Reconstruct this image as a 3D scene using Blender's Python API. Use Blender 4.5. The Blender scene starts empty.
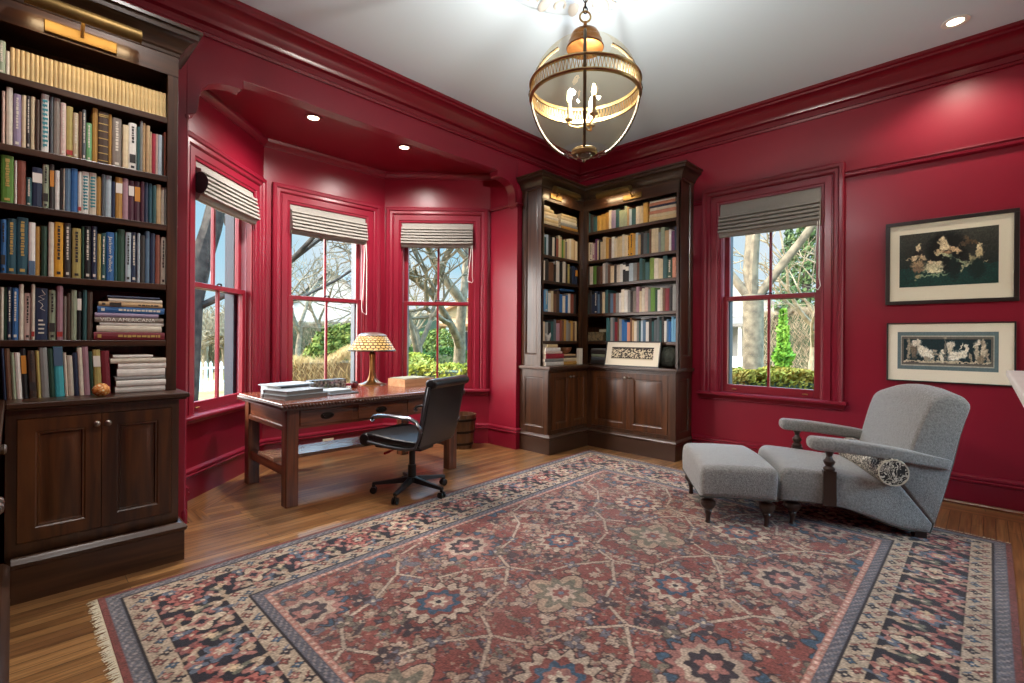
import bpy, bmesh, math, random
import numpy as np
from mathutils import Vector, Matrix
random.seed(7); RNG = np.random.default_rng(7)
PI = math.pi
SC = bpy.context.scene
COL = SC.collection
R = math.radians

# ------------------------------------------------------------------ materials
def lin(c):
    if isinstance(c, str):
        c = tuple(int(c[i:i+2], 16) for i in (0, 2, 4))
    return tuple(((v/255)/12.92 if v/255 <= .04045 else ((v/255+.055)/1.055)**2.4) for v in c[:3])

MATS = {}
def new_mat(name):
    m = bpy.data.materials.new(name); m.use_nodes = True
    nt = m.node_tree; b = nt.nodes['Principled BSDF']
    MATS[name] = m
    return m, nt, b

def mat(name, col, rough=.5, metal=0, bump=0, bscale=60, var=0, vscale=8, spec=.5, emit=None, es=0, coat=0):
    if name in MATS: return MATS[name]
    m, nt, b = new_mat(name); c = lin(col) + (1,)
    b.inputs['Base Color'].default_value = c
    b.inputs['Roughness'].default_value = rough
    b.inputs['Metallic'].default_value = metal
    b.inputs['Specular IOR Level'].default_value = spec
    b.inputs['Coat Weight'].default_value = coat; b.inputs['Coat Roughness'].default_value = .32
    tc = nt.nodes.new('ShaderNodeTexCoord')
    if var:
        n = nt.nodes.new('ShaderNodeTexNoise'); n.inputs['Scale'].default_value = vscale; n.inputs['Detail'].default_value = 4
        nt.links.new(tc.outputs['Object'], n.inputs['Vector'])
        r = nt.nodes.new('ShaderNodeValToRGB')
        r.color_ramp.elements[0].position = .3; r.color_ramp.elements[1].position = .7
        r.color_ramp.elements[0].color = tuple(v*(1-var) for v in c[:3]) + (1,)
        r.color_ramp.elements[1].color = tuple(min(1, v*(1+var)) for v in c[:3]) + (1,)
        nt.links.new(n.outputs['Fac'], r.inputs['Fac']); nt.links.new(r.outputs['Color'], b.inputs['Base Color'])
    if bump:
        n2 = nt.nodes.new('ShaderNodeTexNoise'); n2.inputs['Scale'].default_value = bscale; n2.inputs['Detail'].default_value = 3
        nt.links.new(tc.outputs['Object'], n2.inputs['Vector'])
        bp = nt.nodes.new('ShaderNodeBump'); bp.inputs['Strength'].default_value = bump; bp.inputs['Distance'].default_value = .01
        nt.links.new(n2.outputs['Fac'], bp.inputs['Height']); nt.links.new(bp.outputs['Normal'], b.inputs['Normal'])
    if emit is not None:
        b.inputs['Emission Color'].default_value = lin(emit) + (1,); b.inputs['Emission Strength'].default_value = es
    return m

def wood(name, dark, light, axis='z', rough=.35, scale=1.0, coat=.2):
    if name in MATS: return MATS[name]
    m, nt, b = new_mat(name)
    tc = nt.nodes.new('ShaderNodeTexCoord'); mp = nt.nodes.new('ShaderNodeMapping')
    s = [26*scale]*3; s['xyz'.index(axis)] = 1.6*scale
    mp.inputs['Scale'].default_value = s
    nt.links.new(tc.outputs['Object'], mp.inputs['Vector'])
    n = nt.nodes.new('ShaderNodeTexNoise'); n.inputs['Scale'].default_value = 1; n.inputs['Detail'].default_value = 6; n.inputs['Distortion'].default_value = .8
    nt.links.new(mp.outputs['Vector'], n.inputs['Vector'])
    r = nt.nodes.new('ShaderNodeValToRGB')
    r.color_ramp.elements[0].position = .32; r.color_ramp.elements[1].position = .72
    r.color_ramp.elements[0].color = lin(dark)+(1,); r.color_ramp.elements[1].color = lin(light)+(1,)
    nt.links.new(n.outputs['Fac'], r.inputs['Fac']); nt.links.new(r.outputs['Color'], b.inputs['Base Color'])
    bp = nt.nodes.new('ShaderNodeBump'); bp.inputs['Strength'].default_value = .12; bp.inputs['Distance'].default_value = .004
    nt.links.new(n.outputs['Fac'], bp.inputs['Height']); nt.links.new(bp.outputs['Normal'], b.inputs['Normal'])
    b.inputs['Roughness'].default_value = rough; b.inputs['Coat Weight'].default_value = coat; b.inputs['Coat Roughness'].default_value = .25
    return m

def floor_mat():
    m, nt, b = new_mat('oak_floor')
    uv = nt.nodes.new('ShaderNodeUVMap')
    br = nt.nodes.new('ShaderNodeTexBrick'); br.offset = .37; br.offset_frequency = 3
    br.inputs['Scale'].default_value = 1; br.inputs['Brick Width'].default_value = 1.1; br.inputs['Row Height'].default_value = .057
    br.inputs['Mortar Size'].default_value = .0016; br.inputs['Mortar Smooth'].default_value = .1; br.inputs['Bias'].default_value = 0
    br.inputs['Color1'].default_value = lin('7a5433')+(1,); br.inputs['Color2'].default_value = lin('a87c4e')+(1,)
    br.inputs['Mortar'].default_value = lin('2c1a10')+(1,)
    nt.links.new(uv.outputs['UV'], br.inputs['Vector'])
    mp = nt.nodes.new('ShaderNodeMapping'); mp.inputs['Scale'].default_value = (2.2, 48, 1)
    nt.links.new(uv.outputs['UV'], mp.inputs['Vector'])
    n = nt.nodes.new('ShaderNodeTexNoise'); n.inputs['Scale'].default_value = 1; n.inputs['Detail'].default_value = 6; n.inputs['Distortion'].default_value = 1.2
    nt.links.new(mp.outputs['Vector'], n.inputs['Vector'])
    r = nt.nodes.new('ShaderNodeValToRGB'); r.color_ramp.elements[0].position = .3; r.color_ramp.elements[1].position = .7
    r.color_ramp.elements[0].color = (.45, .42, .4, 1); r.color_ramp.elements[1].color = (1.15, 1.12, 1.05, 1)
    nt.links.new(n.outputs['Fac'], r.inputs['Fac'])
    mx = nt.nodes.new('ShaderNodeMix'); mx.data_type = 'RGBA'; mx.blend_type = 'MULTIPLY'; mx.inputs['Factor'].default_value = 1
    nt.links.new(br.outputs['Color'], mx.inputs[6]); nt.links.new(r.outputs['Color'], mx.inputs[7])
    nt.links.new(mx.outputs[2], b.inputs['Base Color'])
    bp = nt.nodes.new('ShaderNodeBump'); bp.inputs['Strength'].default_value = .15; bp.inputs['Distance'].default_value = .003
    nt.links.new(br.outputs['Fac'], bp.inputs['Height']); bp.invert = True
    nt.links.new(bp.outputs['Normal'], b.inputs['Normal'])
    b.inputs['Roughness'].default_value = .3; b.inputs['Coat Weight'].default_value = .6; b.inputs['Coat Roughness'].default_value = .14
    return m

def glass_mat(name, tint='ffffff', refl=.08, rough=.0):
    if name in MATS: return MATS[name]
    m = bpy.data.materials.new(name); m.use_nodes = True; nt = m.node_tree; nt.nodes.clear(); MATS[name] = m
    o = nt.nodes.new('ShaderNodeOutputMaterial'); mx = nt.nodes.new('ShaderNodeMixShader')
    t = nt.nodes.new('ShaderNodeBsdfTransparent'); g = nt.nodes.new('ShaderNodeBsdfGlossy'); g.inputs['Roughness'].default_value = rough
    t.inputs['Color'].default_value = lin(tint)+(1,)
    fr = nt.nodes.new('ShaderNodeLayerWeight'); fr.inputs['Blend'].default_value = .5
    pw = nt.nodes.new('ShaderNodeMath'); pw.operation = 'POWER'; pw.inputs[1].default_value = 4
    ma = nt.nodes.new('ShaderNodeMath'); ma.operation = 'MULTIPLY_ADD'; ma.inputs[1].default_value = refl*6; ma.inputs[2].default_value = refl*.5
    ma.use_clamp = True
    nt.links.new(fr.outputs['Facing'], pw.inputs[0]); nt.links.new(pw.outputs[0], ma.inputs[0]); nt.links.new(ma.outputs[0], mx.inputs['Fac'])
    nt.links.new(t.outputs[0], mx.inputs[1]); nt.links.new(g.outputs[0], mx.inputs[2]); nt.links.new(mx.outputs[0], o.inputs['Surface'])
    return m

def objcol_mat(name, rough=.6):
    if name in MATS: return MATS[name]
    m, nt, b = new_mat(name)
    oi = nt.nodes.new('ShaderNodeObjectInfo')
    tc = nt.nodes.new('ShaderNodeTexCoord'); n = nt.nodes.new('ShaderNodeTexNoise'); n.inputs['Scale'].default_value = 30; n.inputs['Detail'].default_value = 5
    nt.links.new(tc.outputs['Object'], n.inputs['Vector'])
    r = nt.nodes.new('ShaderNodeValToRGB'); r.color_ramp.elements[0].color = (.7, .7, .7, 1); r.color_ramp.elements[1].color = (1.15, 1.15, 1.15, 1)
    nt.links.new(n.outputs['Fac'], r.inputs['Fac'])
    mx = nt.nodes.new('ShaderNodeMix'); mx.data_type = 'RGBA'; mx.blend_type = 'MULTIPLY'; mx.inputs['Factor'].default_value = 1
    nt.links.new(oi.outputs['Color'], mx.inputs[6]); nt.links.new(r.outputs['Color'], mx.inputs[7])
    nt.links.new(mx.outputs[2], b.inputs['Base Color']); b.inputs['Roughness'].default_value = rough
    return m

def vcol_mat(name, rough=.95, bump=0, bscale=300, sheen=0, spec=.2):
    m, nt, b = new_mat(name)
    a = nt.nodes.new('ShaderNodeAttribute'); a.attribute_name = 'Col'
    nt.links.new(a.outputs['Color'], b.inputs['Base Color']); b.inputs['Roughness'].default_value = rough
    b.inputs['Specular IOR Level'].default_value = spec; b.inputs['Sheen Weight'].default_value = sheen
    if bump:
        tc = nt.nodes.new('ShaderNodeTexCoord'); n = nt.nodes.new('ShaderNodeTexNoise'); n.inputs['Scale'].default_value = bscale
        nt.links.new(tc.outputs['Object'], n.inputs['Vector'])
        bp = nt.nodes.new('ShaderNodeBump'); bp.inputs['Strength'].default_value = bump; bp.inputs['Distance'].default_value = .005
        nt.links.new(n.outputs['Fac'], bp.inputs['Height']); nt.links.new(bp.outputs['Normal'], b.inputs['Normal'])
    return m

def voro_mat(name, cols, scale=20, rough=.8, kind='VORONOI', distort=0):
    "patterned surface: noise or voronoi through a stepped ramp"
    m, nt, b = new_mat(name)
    tc = nt.nodes.new('ShaderNodeTexCoord')
    if kind == 'VORONOI':
        n = nt.nodes.new('ShaderNodeTexVoronoi'); n.inputs['Scale'].default_value = scale; out = n.outputs['Distance']
    else:
        n = nt.nodes.new('ShaderNodeTexNoise'); n.inputs['Scale'].default_value = scale; n.inputs['Detail'].default_value = 3; n.inputs['Distortion'].default_value = distort; out = n.outputs['Fac']
    nt.links.new(tc.outputs['Object'], n.inputs['Vector'])
    r = nt.nodes.new('ShaderNodeValToRGB'); r.color_ramp.interpolation = 'CONSTANT'
    for i, (p, c) in enumerate(cols):
        if i < 2: e = r.color_ramp.elements[i]; e.position = p
        else: e = r.color_ramp.elements.new(p)
        e.color = lin(c)+(1,)
    nt.links.new(out, r.inputs['Fac']); nt.links.new(r.outputs['Color'], b.inputs['Base Color']); b.inputs['Roughness'].default_value = rough
    return m

RED = mat('crimson_paint', '821127', .34, bump=.05, bscale=14, var=.04, vscale=3, spec=.5)
REDT = mat('crimson_gloss_paint', '781226', .3, bump=.03, bscale=20)
CEIL = mat('ceiling_paint', 'd0dfea', .8)
WV = wood('walnut_upright', '28160c', '4e301c', 'z', rough=.3, coat=.5); WY = wood('walnut_along', '28160c', '4c2f1c', 'y'); WX = wood('walnut_across', '28160c', '4c2f1c', 'x')
WPAN = wood('walnut_panel', '2a1408', '653a1a', 'z', scale=.7)
DESKV = wood('mahogany_upright', '36190d', '7a4326', 'z'); DESKY = wood('mahogany_along', '381a0e', '7c4528', 'y', rough=.3, coat=.3); DESKX = wood('mahogany_across', '381a0e', '7c4528', 'x')
BRASS = mat('aged_brass', 'c0a068', .3, 1, var=.2, vscale=15)
DBRASS = mat('dark_brass', 'a08a62', .32, 1, var=.25, vscale=12)
BRONZE = mat('dark_bronze', '2b211b', .4, .8)
BLACK = mat('black_plastic', '0d0d0f', .4)
CHROME = mat('satin_metal', 'b6b6b8', .3, 1)
GLASS = glass_mat('window_glass', 'ffffff', .012); GLOBE = glass_mat('globe_glass', 'fffaee', .035)
FLOOR = floor_mat()

# ------------------------------------------------------------------ mesh builder
class MB:
    def __init__(s): s.v = []; s.f = []; s.m = []; s.uv = None
    def add(s, vs, fs, mi=0):
        o = len(s.v); s.v += [tuple(p) for p in vs]
        for f in fs: s.f.append(tuple(i+o for i in f)); s.m.append(mi)
        return s
    def box(s, x0, x1, y0, y1, z0, z1, mi=0):
        v = [(x, y, z) for z in (z0, z1) for x, y in ((x0, y0), (x1, y0), (x1, y1), (x0, y1))]
        return s.add(v, [(3,2,1,0),(4,5,6,7),(0,1,5,4),(1,2,6,5),(2,3,7,6),(3,0,4,7)], mi)
    def prism(s, poly, a, b, axis='z', mi=0):
        "poly of 2d points extruded from a to b along axis: z->(x,y) x->(y,z) y->(x,z)"
        mk = {'z': lambda p, t: (p[0], p[1], t), 'x': lambda p, t: (t, p[0], p[1]), 'y': lambda p, t: (p[0], t, p[1])}[axis]
        n = len(poly); v = [mk(p, a) for p in poly] + [mk(p, b) for p in poly]
        fs = [tuple(range(n-1, -1, -1)), tuple(range(n, 2*n))] + [(i, (i+1) % n, n+(i+1) % n, n+i) for i in range(n)]
        return s.add(v, fs, mi)
    def lathe(s, prof, c=(0, 0, 0), n=24, mi=0, wob=None):
        "prof of (r,z); closed at r=0 ends"
        rings = []; v = []
        for r, z in prof:
            if r < 1e-6: rings.append([len(v)]); v.append((c[0], c[1], c[2]+z))
            else:
                rings.append(list(range(len(v), len(v)+n)))
                for k in range(n):
                    t = 2*PI*k/n; rr = r*(wob(t, z) if wob else 1)
                    v.append((c[0]+rr*math.cos(t), c[1]+rr*math.sin(t), c[2]+z))
        fs = []
        for a, b in zip(rings, rings[1:]):
            for k in range(n):
                k2 = (k+1) % n
                if len(a) == 1 and len(b) == 1: continue
                if len(a) == 1: fs.append((a[0], b[k2], b[k]))
                elif len(b) == 1: fs.append((a[k], a[k2], b[0]))
                else: fs.append((a[k], a[k2], b[k2], b[k]))
        if prof[0] != prof[-1]:
            if len(rings[0]) > 1: fs.append(tuple(reversed(rings[0])))
            if len(rings[-1]) > 1: fs.append(tuple(rings[-1]))
        return s.add(v, fs, mi)
    def tube(s, pts, rad, n=8, closed=False, mi=0, flat=1.0):
        pts = [Vector(p) for p in pts]; N = len(pts)
        rad = rad if isinstance(rad, (list, tuple)) else [rad]*N
        v = []; up = None
        for i, p in enumerate(pts):
            if closed: t = pts[(i+1) % N]-pts[i-1]
            else: t = pts[min(i+1, N-1)]-pts[max(i-1, 0)]
            t.normalize()
            if up is None: up = Vector((0, 0, 1)) if abs(t.z) < .9 else Vector((1, 0, 0))
            a = t.cross(up)
            if a.length < 1e-5: a = t.cross(Vector((0, 1, 0)))
            a.normalize(); bb = a.cross(t); up = bb
            for k in range(n):
                q = p + (a*math.cos(2*PI*k/n) + bb*math.sin(2*PI*k/n)*flat)*rad[i]; v.append(q)
        fs = []
        for i in range(N if closed else N-1):
            i2 = (i+1) % N
            for k in range(n): k2 = (k+1) % n; fs.append((i*n+k, i*n+k2, i2*n+k2, i2*n+k))
        if not closed: fs += [tuple(range(n-1, -1, -1)), tuple(range((N-1)*n, N*n))]
        return s.add(v, fs, mi)
    def ball(s, c, r, nu=14, nv=9, mi=0):
        r = r if isinstance(r, (tuple, list)) else (r, r, r)
        prof = [(math.sin(PI*i/nv), -math.cos(PI*i/nv)) for i in range(nv+1)]
        prof[0] = (0, -1); prof[-1] = (0, 1)
        o = len(s.v); s.lathe(prof, (0, 0, 0), nu, mi)
        s.v[o:] = [(c[0]+x*r[0], c[1]+y*r[1], c[2]+z*r[2]) for x, y, z in s.v[o:]]
        return s
    def sweep(s, path, prof, side=1, closed=False, z=0, mi=0):
        "moulding: path of (x,y); prof of (offset, dz); side=1 offsets to the left of travel"
        P = [Vector((p[0], p[1])) for p in path]; N = len(P); v = []
        for i in range(N):
            if closed or 0 < i < N-1:
                d0 = (P[i]-P[i-1]).normalized(); d1 = (P[(i+1) % N]-P[i]).normalized()
            elif i == 0: d0 = d1 = (P[1]-P[0]).normalized()
            else: d0 = d1 = (P[-1]-P[-2]).normalized()
            n0 = Vector((-d0.y, d0.x))*side; n1 = Vector((-d1.y, d1.x))*side
            m = (n0+n1).normalized(); m = m/max(.3, m.dot(n0))
            for o, dz in prof: v.append((P[i].x+m.x*o, P[i].y+m.y*o, z+dz))
        n = len(prof); fs = []
        for i in range(N if closed else N-1):
            i2 = (i+1) % N
            for k in range(n):
                k2 = (k+1) % n; f = (i*n+k, i2*n+k, i2*n+k2, i*n+k2); fs.append(f if side > 0 else f[::-1])
        if not closed: fs += [tuple(range(n)), tuple(range((N-1)*n, N*n))[::-1]]
        return s.add(v, fs, mi)
    def puff(s, prof, y0, y1, r, n=4, mi=0, warp=None):
        "closed 2d profile (x,z, counter-clockwise) extruded along y with rounded ends"
        if sum(a[0]*b[1]-b[0]*a[1] for a, b in zip(prof, list(prof[1:])+[prof[0]])) < 0: prof = list(prof)[::-1]
        P = [Vector(p) for p in prof]; N = len(P); nor = []
        for i in range(N):
            d = (P[(i+1) % N]-P[i-1]).normalized(); nor.append(Vector((d.y, -d.x)))
        xs_ = [p.x for p in P]; zs_ = [p.y for p in P]; cxx, czz = (min(xs_)+max(xs_))/2, (min(zs_)+max(zs_))/2; hx, hz = (max(xs_)-min(xs_))/2, (max(zs_)-min(zs_))/2
        st = []
        for k in range(n+1): a = PI/2*k/n; st.append((y0+r*(1-math.sin(a)) if False else y0+r*(1-math.cos(a)), r*(1-math.sin(a))))
        mids = [(y0+(y1-y0)*t, 0) for t in (.25, .375, .5, .625, .75)]
        st = st + mids + [(y0+y1-y, i) for y, i in st[::-1]]
        v = []
        for y, ins in st:
            for p, nn in zip(P, nor):
                q3 = (cxx+(p.x-cxx)*(1-ins/hx), y, czz+(p.y-czz)*(1-ins/hz)); v.append(warp(q3) if warp else q3)
        fs = [tuple(range(N)), tuple(range((len(st)-1)*N, len(st)*N))[::-1]]
        for i in range(len(st)-1):
            for k in range(N): k2 = (k+1) % N; fs.append((i*N+k2, i*N+k, (i+1)*N+k, (i+1)*N+k2))
        return s.add(v, fs, mi)
    def xf(s, fn, start=0):
        s.v[start:] = [tuple(fn(*p)) for p in s.v[start:]]; return s
    def obj(s, name, mats, parent=None, org=None, angle=40, bevel=0, fix=True, kind=None):
        o3 = ORG[parent] if parent is not None else org
        if o3 is None:
            a = np.array(s.v); lo, hi = a.min(0), a.max(0); o3 = ((lo[0]+hi[0])/2, (lo[1]+hi[1])/2, lo[2])
        me = bpy.data.meshes.new(name)
        me.from_pydata([(p[0]-o3[0], p[1]-o3[1], p[2]-o3[2]) for p in s.v], [], s.f)
        mats = mats if isinstance(mats, (list, tuple)) else [mats]
        for mm in mats: me.materials.append(mm)
        if len(mats) > 1: me.polygons.foreach_set('material_index', s.m)
        if fix and len(s.f) < 60000:
            bm = bmesh.new(); bm.from_mesh(me); bmesh.ops.recalc_face_normals(bm, faces=bm.faces); bm.to_mesh(me); bm.free()
        if angle: me.polygons.foreach_set('use_smooth', [True]*len(me.polygons)); me.set_sharp_from_angle(angle=R(angle))
        ob = bpy.data.objects.new(name, me); COL.objects.link(ob)
        if parent is not None: ob.parent = parent
        else: ob.location = o3
        ORG[ob] = o3
        if bevel:
            b = ob.modifiers.new('edge', 'BEVEL'); b.width = bevel; b.segments = 2; b.limit_method = 'ANGLE'; b.angle_limit = R(50)
        if kind: ob['kind'] = kind
        return ob
ORG = {}
def thing(name, label, cat, loc, group=None, kind=None):
    o = bpy.data.objects.new(name, None); COL.objects.link(o); o.location = loc; o.empty_display_size = .1; ORG[o] = tuple(loc)
    return tag(o, label, cat, group, kind)
def tag(o, label, cat, group=None, kind=None):
    o['label'] = label; o['category'] = cat
    if group: o['group'] = group
    if kind: o['kind'] = kind
    return o
def frame(o, u, n):
    "local (a along u, b along n, z) -> world"
    u = Vector((u[0], u[1])).normalized(); n = Vector((n[0], n[1])).normalized()
    return lambda a, b, z: (o[0]+u.x*a+n.x*b, o[1]+u.y*a+n.y*b, (o[2] if len(o) > 2 else 0)+z)
def text_mesh(body, size, extrude=.0003):
    cu = bpy.data.curves.new('txt', 'FONT'); cu.body = body; cu.size = size; cu.extrude = extrude; cu.align_x = 'CENTER'; cu.align_y = 'CENTER'
    ob = bpy.data.objects.new('txt', cu); COL.objects.link(ob)
    dg = bpy.context.evaluated_depsgraph_get(); me = bpy.data.meshes.new_from_object(ob.evaluated_get(dg))
    vs = [tuple(v.co) for v in me.vertices]; fs = [tuple(p.vertices) for p in me.polygons]
    bpy.data.objects.remove(ob); bpy.data.curves.remove(cu); bpy.data.meshes.remove(me)
    return vs, fs
def colour_grid(name, w, h, nx, ny, cols, fn, matl, parent=None, org=None, thick=0, under=None):
    "flat grid nx*ny of quads coloured per vertex; fn maps arrays (u,v in metres) to world xyz arrays"
    u = np.linspace(0, w, nx); v = np.linspace(0, h, ny); U, V = np.meshgrid(u, v)
    P = np.stack(fn(U.ravel(), V.ravel()), 1)
    o3 = np.array(ORG[parent] if parent is not None else org)
    idx = np.arange(nx*ny).reshape(ny, nx)
    F = np.stack([idx[:-1, :-1], idx[:-1, 1:], idx[1:, 1:], idx[1:, :-1]], -1).reshape(-1, 4)
    me = bpy.data.meshes.new(name)
    me.vertices.add(len(P)); me.vertices.foreach_set('co', (P-o3).ravel())
    me.loops.add(F.size); me.loops.foreach_set('vertex_index', F.ravel())
    me.polygons.add(len(F)); me.polygons.foreach_set('loop_start', np.arange(0, F.size, 4)); me.update(calc_edges=True)
    a = me.color_attributes.new('Col', 'FLOAT_COLOR', 'POINT')
    c4 = np.ones((nx*ny, 4), np.float32); c4[:, :3] = cols.reshape(-1, 3); a.data.foreach_set('color', c4.ravel())
    me.materials.append(matl)
    ob = bpy.data.objects.new(name, me); COL.objects.link(ob)
    if parent is not None: ob.parent = parent
    else: ob.location = tuple(o3)
    ORG[ob] = tuple(o3)
    return ob
def s2l(c): c = np.asarray(c, float)/255; return np.where(c <= .04045, c/12.92, ((c+.055)/1.055)**2.4)

# ------------------------------------------------------------------ camera
YAW, ROLL = R(44.302), R(.4184)
F3 = Vector((-math.sin(YAW), math.cos(YAW), 0)); R3 = Vector((math.cos(YAW), math.sin(YAW), 0)); U3 = Vector((0, 0, 1))
xc = R3*math.cos(ROLL)+U3*math.sin(ROLL); yc = U3*math.cos(ROLL)-R3*math.sin(ROLL)
cam = bpy.data.cameras.new('camera'); camo = bpy.data.objects.new('camera', cam); COL.objects.link(camo)
M = Matrix.Identity(4)
for i in range(3): M[i][0] = xc[i]; M[i][1] = yc[i]; M[i][2] = -F3[i]
M[0][3], M[1][3], M[2][3] = 0, 0, 1.2
camo.matrix_world = M; cam.sensor_width = 36; cam.lens = 487.734*36/1024; cam.shift_y = -3.21/1024; cam.clip_start = .05; cam.clip_end = 400
SC.camera = camo
SKY, SKYHI, SKYSW, SUN, FILL_E, FILLP, EXPO, BAYP, LANT = 1.0, 13.0, 18.0, 1.9, 10, 70, 0.0, 200, 31
# ------------------------------------------------------------------ room shell
H = 3.383; XL = -3.66; YR = 4.927; XE = .82; YB = -.57
BA, BB, BC, BD = (-4.09, .80), (-4.93, 1.66), (-4.93, 2.96), (-4.09, 3.82)   # bay corners
def structure(o, label, cat): return tag(o, label, cat, None, 'structure')

def wall(name, a, b, out, thick, holes, label, z1=H, z0=0, m=None, ext=(0, 0)):
    L = math.hypot(b[0]-a[0], b[1]-a[1]); fr = frame((a[0], a[1], 0), (b[0]-a[0], b[1]-a[1]), out); mb = MB()
    s = -ext[0]
    for (h0, h1, g0, g1) in holes:
        mb.box(s, h0, 0, thick, z0, z1); mb.box(h0, h1, 0, thick, z0, g0); mb.box(h0, h1, 0, thick, g1, z1); s = h1
    mb.box(s, L+ext[1], 0, thick, z0, z1)
    mb.xf(fr)
    return structure(mb.obj(name, m or RED, angle=0), label, 'wall')
nL = (-.86, -.84); nR = (-.86, .84)
WIN = {}  # frame per window: origin at centre of the opening on the inner wall face
ld = math.hypot(.84, .86)
wall('wall_north', (XL-.5, YR), (XE+.2, YR), (0, 1), .2, [(XL*-1*0+(-1.4815-.4385)-(XL-.5), (-1.4815+.4385)-(XL-.5), .66, 2.545)], 'crimson wall with the single window and two framed prints')
mbw = MB()
mbw.prism([(-4.09, YB-.2), (XL, YB-.2), (XL, .768), (-4.09, .80)], 0, H); mbw2 = MB(); mbw2.box(-4.09, XL, 3.82, YR, 0, H)
structure(mbw.obj('wall_west', RED, angle=0), 'crimson wall behind the tall left bookcase', 'wall')
structure(mbw2.obj('wall_west_pier', RED, angle=0), 'crimson pier wall between the bay and the corner bookcase', 'wall')
zb = 3.075
wall('wall_bay_left', BA, BB, nL, .2, [(ld/2-.41, ld/2+.41, .60, 2.51)], 'left slanted crimson wall of the bay', z1=zb+.1, ext=(.0, .08))
wall('wall_bay_center', BB, BC, (-1, 0), .2, [(.65-.41, .65+.41, .60, 2.51)], 'middle crimson wall of the bay behind the desk', z1=zb+.1)
wall('wall_bay_right', BC, BD, nR, .2, [(ld/2-.41, ld/2+.41, .60, 2.51)], 'right slanted crimson wall of the bay', z1=zb+.1, ext=(.08, 0))
wall('wall_south', (-4.09, YB), (XE+.2, YB), (0, -1), .2, [], 'crimson wall behind the low side cabinet')
wall('wall_east', (XE, YB), (XE, YR), (1, 0), .2, [(3.75, 4.95, .5, 2.6)], 'crimson wall carrying the chimneypiece')  # opening added to let in the fill lamp outside
# bay header with scalloped brackets
L_ = [(.80, 2.615), (.818, 2.635), (.832, 2.665), (.838, 2.74), (.853, 2.80), (.89, 2.848), (.95, 2.876), (1.02, 2.888), (1.085, 2.886), (1.10, 2.90), (1.10, 2.95)]
L0 = [(.768, 2.61), (.80, 2.625)]
poly = [(.768, H)] + L0 + L_[1:] + [(4.62-y, z) for y, z in L_[::-1]] + [(3.82, H)]
mb = MB(); mb.prism(poly, -3.77, XL, 'x')
hd = mb.obj('trim_1', REDT, angle=25, bevel=.004); structure(hd, 'crimson header over the bay with scalloped end brackets', 'header')
# bead columns at the opening's jambs
mb = MB(); mb.lathe([(0, 0), (.02, 0), (.02, .08), (.011, .095), (.011, 2.58), (.018, 2.595), (.018, 2.61), (0, 2.61)], (XL-.012, .771, 0), 12)
structure(mb.obj('trim_2', REDT), 'slim crimson bead running up the left jamb of the bay', 'trim')
# bay ceiling, main ceiling, floor
mb = MB(); mb.prism([(-3.70, .70), (-4.15, .70), (-5.15, 1.58), (-5.15, 3.04), (-4.15, 3.92), (-3.70, 3.92)][::-1], zb, zb+.32)
structure(mb.obj('ceiling_bay', RED, angle=0), 'low crimson ceiling of the bay', 'ceiling')
mb = MB(); mb.box(XL-.5, XE+.25, YB-.25, YR+.25, H, H+.2)
structure(mb.obj('ceiling', CEIL, angle=0), 'plain white ceiling', 'ceiling')

fl = MB(); UV = []
def fpoly(pts, along):
    a = math.atan2(along[1], along[0]); ca, sa = math.cos(a), math.sin(a)
    fl.add([(p[0], p[1], 0) for p in pts] , [tuple(range(len(pts)))])
    for p in pts: UV.append((p[0]*ca+p[1]*sa+7.3, -p[0]*sa+p[1]*ca+11.1))
bw = .26
fpoly([(XL, YB), (XE, YB), (XE, YR-bw), (XL, YR-bw)], (0, 1))
fpoly([(XL, YR-bw), (XE, YR-bw), (XE, YR), (XL, YR)], (1, 0))
def inset(p, d):  # bay border
    return p
IA, IB, IC, ID = (-3.85, .92), (-4.67, 1.77), (-4.67, 2.85), (-3.85, 3.70)
fpoly([(XL, .92), (XL, 3.70), ID, IC, IB, IA], (0, 1))
fpoly([BA, (XL, .80), (XL, .92), IA], (1, 0)); fpoly([BA, IA, IB, BB], (-.84, .86)); fpoly([BB, IB, IC, BC], (0, 1))
fpoly([BC, IC, ID, BD], (.84, .86)); fpoly([BD, ID, (XL, 3.70), (XL, 3.82)], (1, 0))
fo = fl.obj('floor', FLOOR, angle=0, fix=False, org=(-1.5, 2, 0)); uvl = fo.data.uv_layers.new(name='UVMap')
uvl.data.foreach_set('uv', [c for i in [l.vertex_index for l in fo.data.loops] for c in UV[i]])
fo.data.flip_normals() if fo.data.polygons[0].normal.z < 0 else None
structure(fo, 'polished oak strip floor with a mitred border in the bay', 'floor')
mb = MB(); mb.box(-5.2, XE+.25, YB-.25, YR+.25, -.12, -.004)
structure(mb.obj('floor_slab', mat('subfloor', '4a3626', .8), angle=0), 'subfloor under the oak strips', 'floor')

# crown moulding all round (inner loop, offset to the left when counter-clockwise)
crown = [(0, -.235), (.018, -.235), (.022, -.215), (.012, -.205), (.014, -.165), (.04, -.155), (.046, -.135), (.055, -.125), (.075, -.085), (.105, -.055), (.135, -.045), (.138, -.03), (.158, -.022), (.16, 0), (0, 0)]
loop = [(XL, YB), (XE, YB), (XE, YR), (XL, YR)]
mb = MB(); mb.sweep(loop, crown, 1, True, H)
structure(mb.obj('trim_3', mat('crimson_crown_paint', '6c0f1d', .28), angle=30), 'deep crimson crown moulding below the white ceiling', 'crown moulding')
smallcrown = [(0, -.07), (.012, -.07), (.02, -.05), (.045, -.025), (.05, 0), (0, 0)]
mb = MB(); mb.sweep([(XL-.1, .795), BA, BB, BC, BD, (XL-.1, 3.82)], smallcrown, -1, False, zb)
structure(mb.obj('trim_4', REDT, angle=30), 'thin crimson moulding round the ceiling of the bay', 'moulding')
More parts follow.
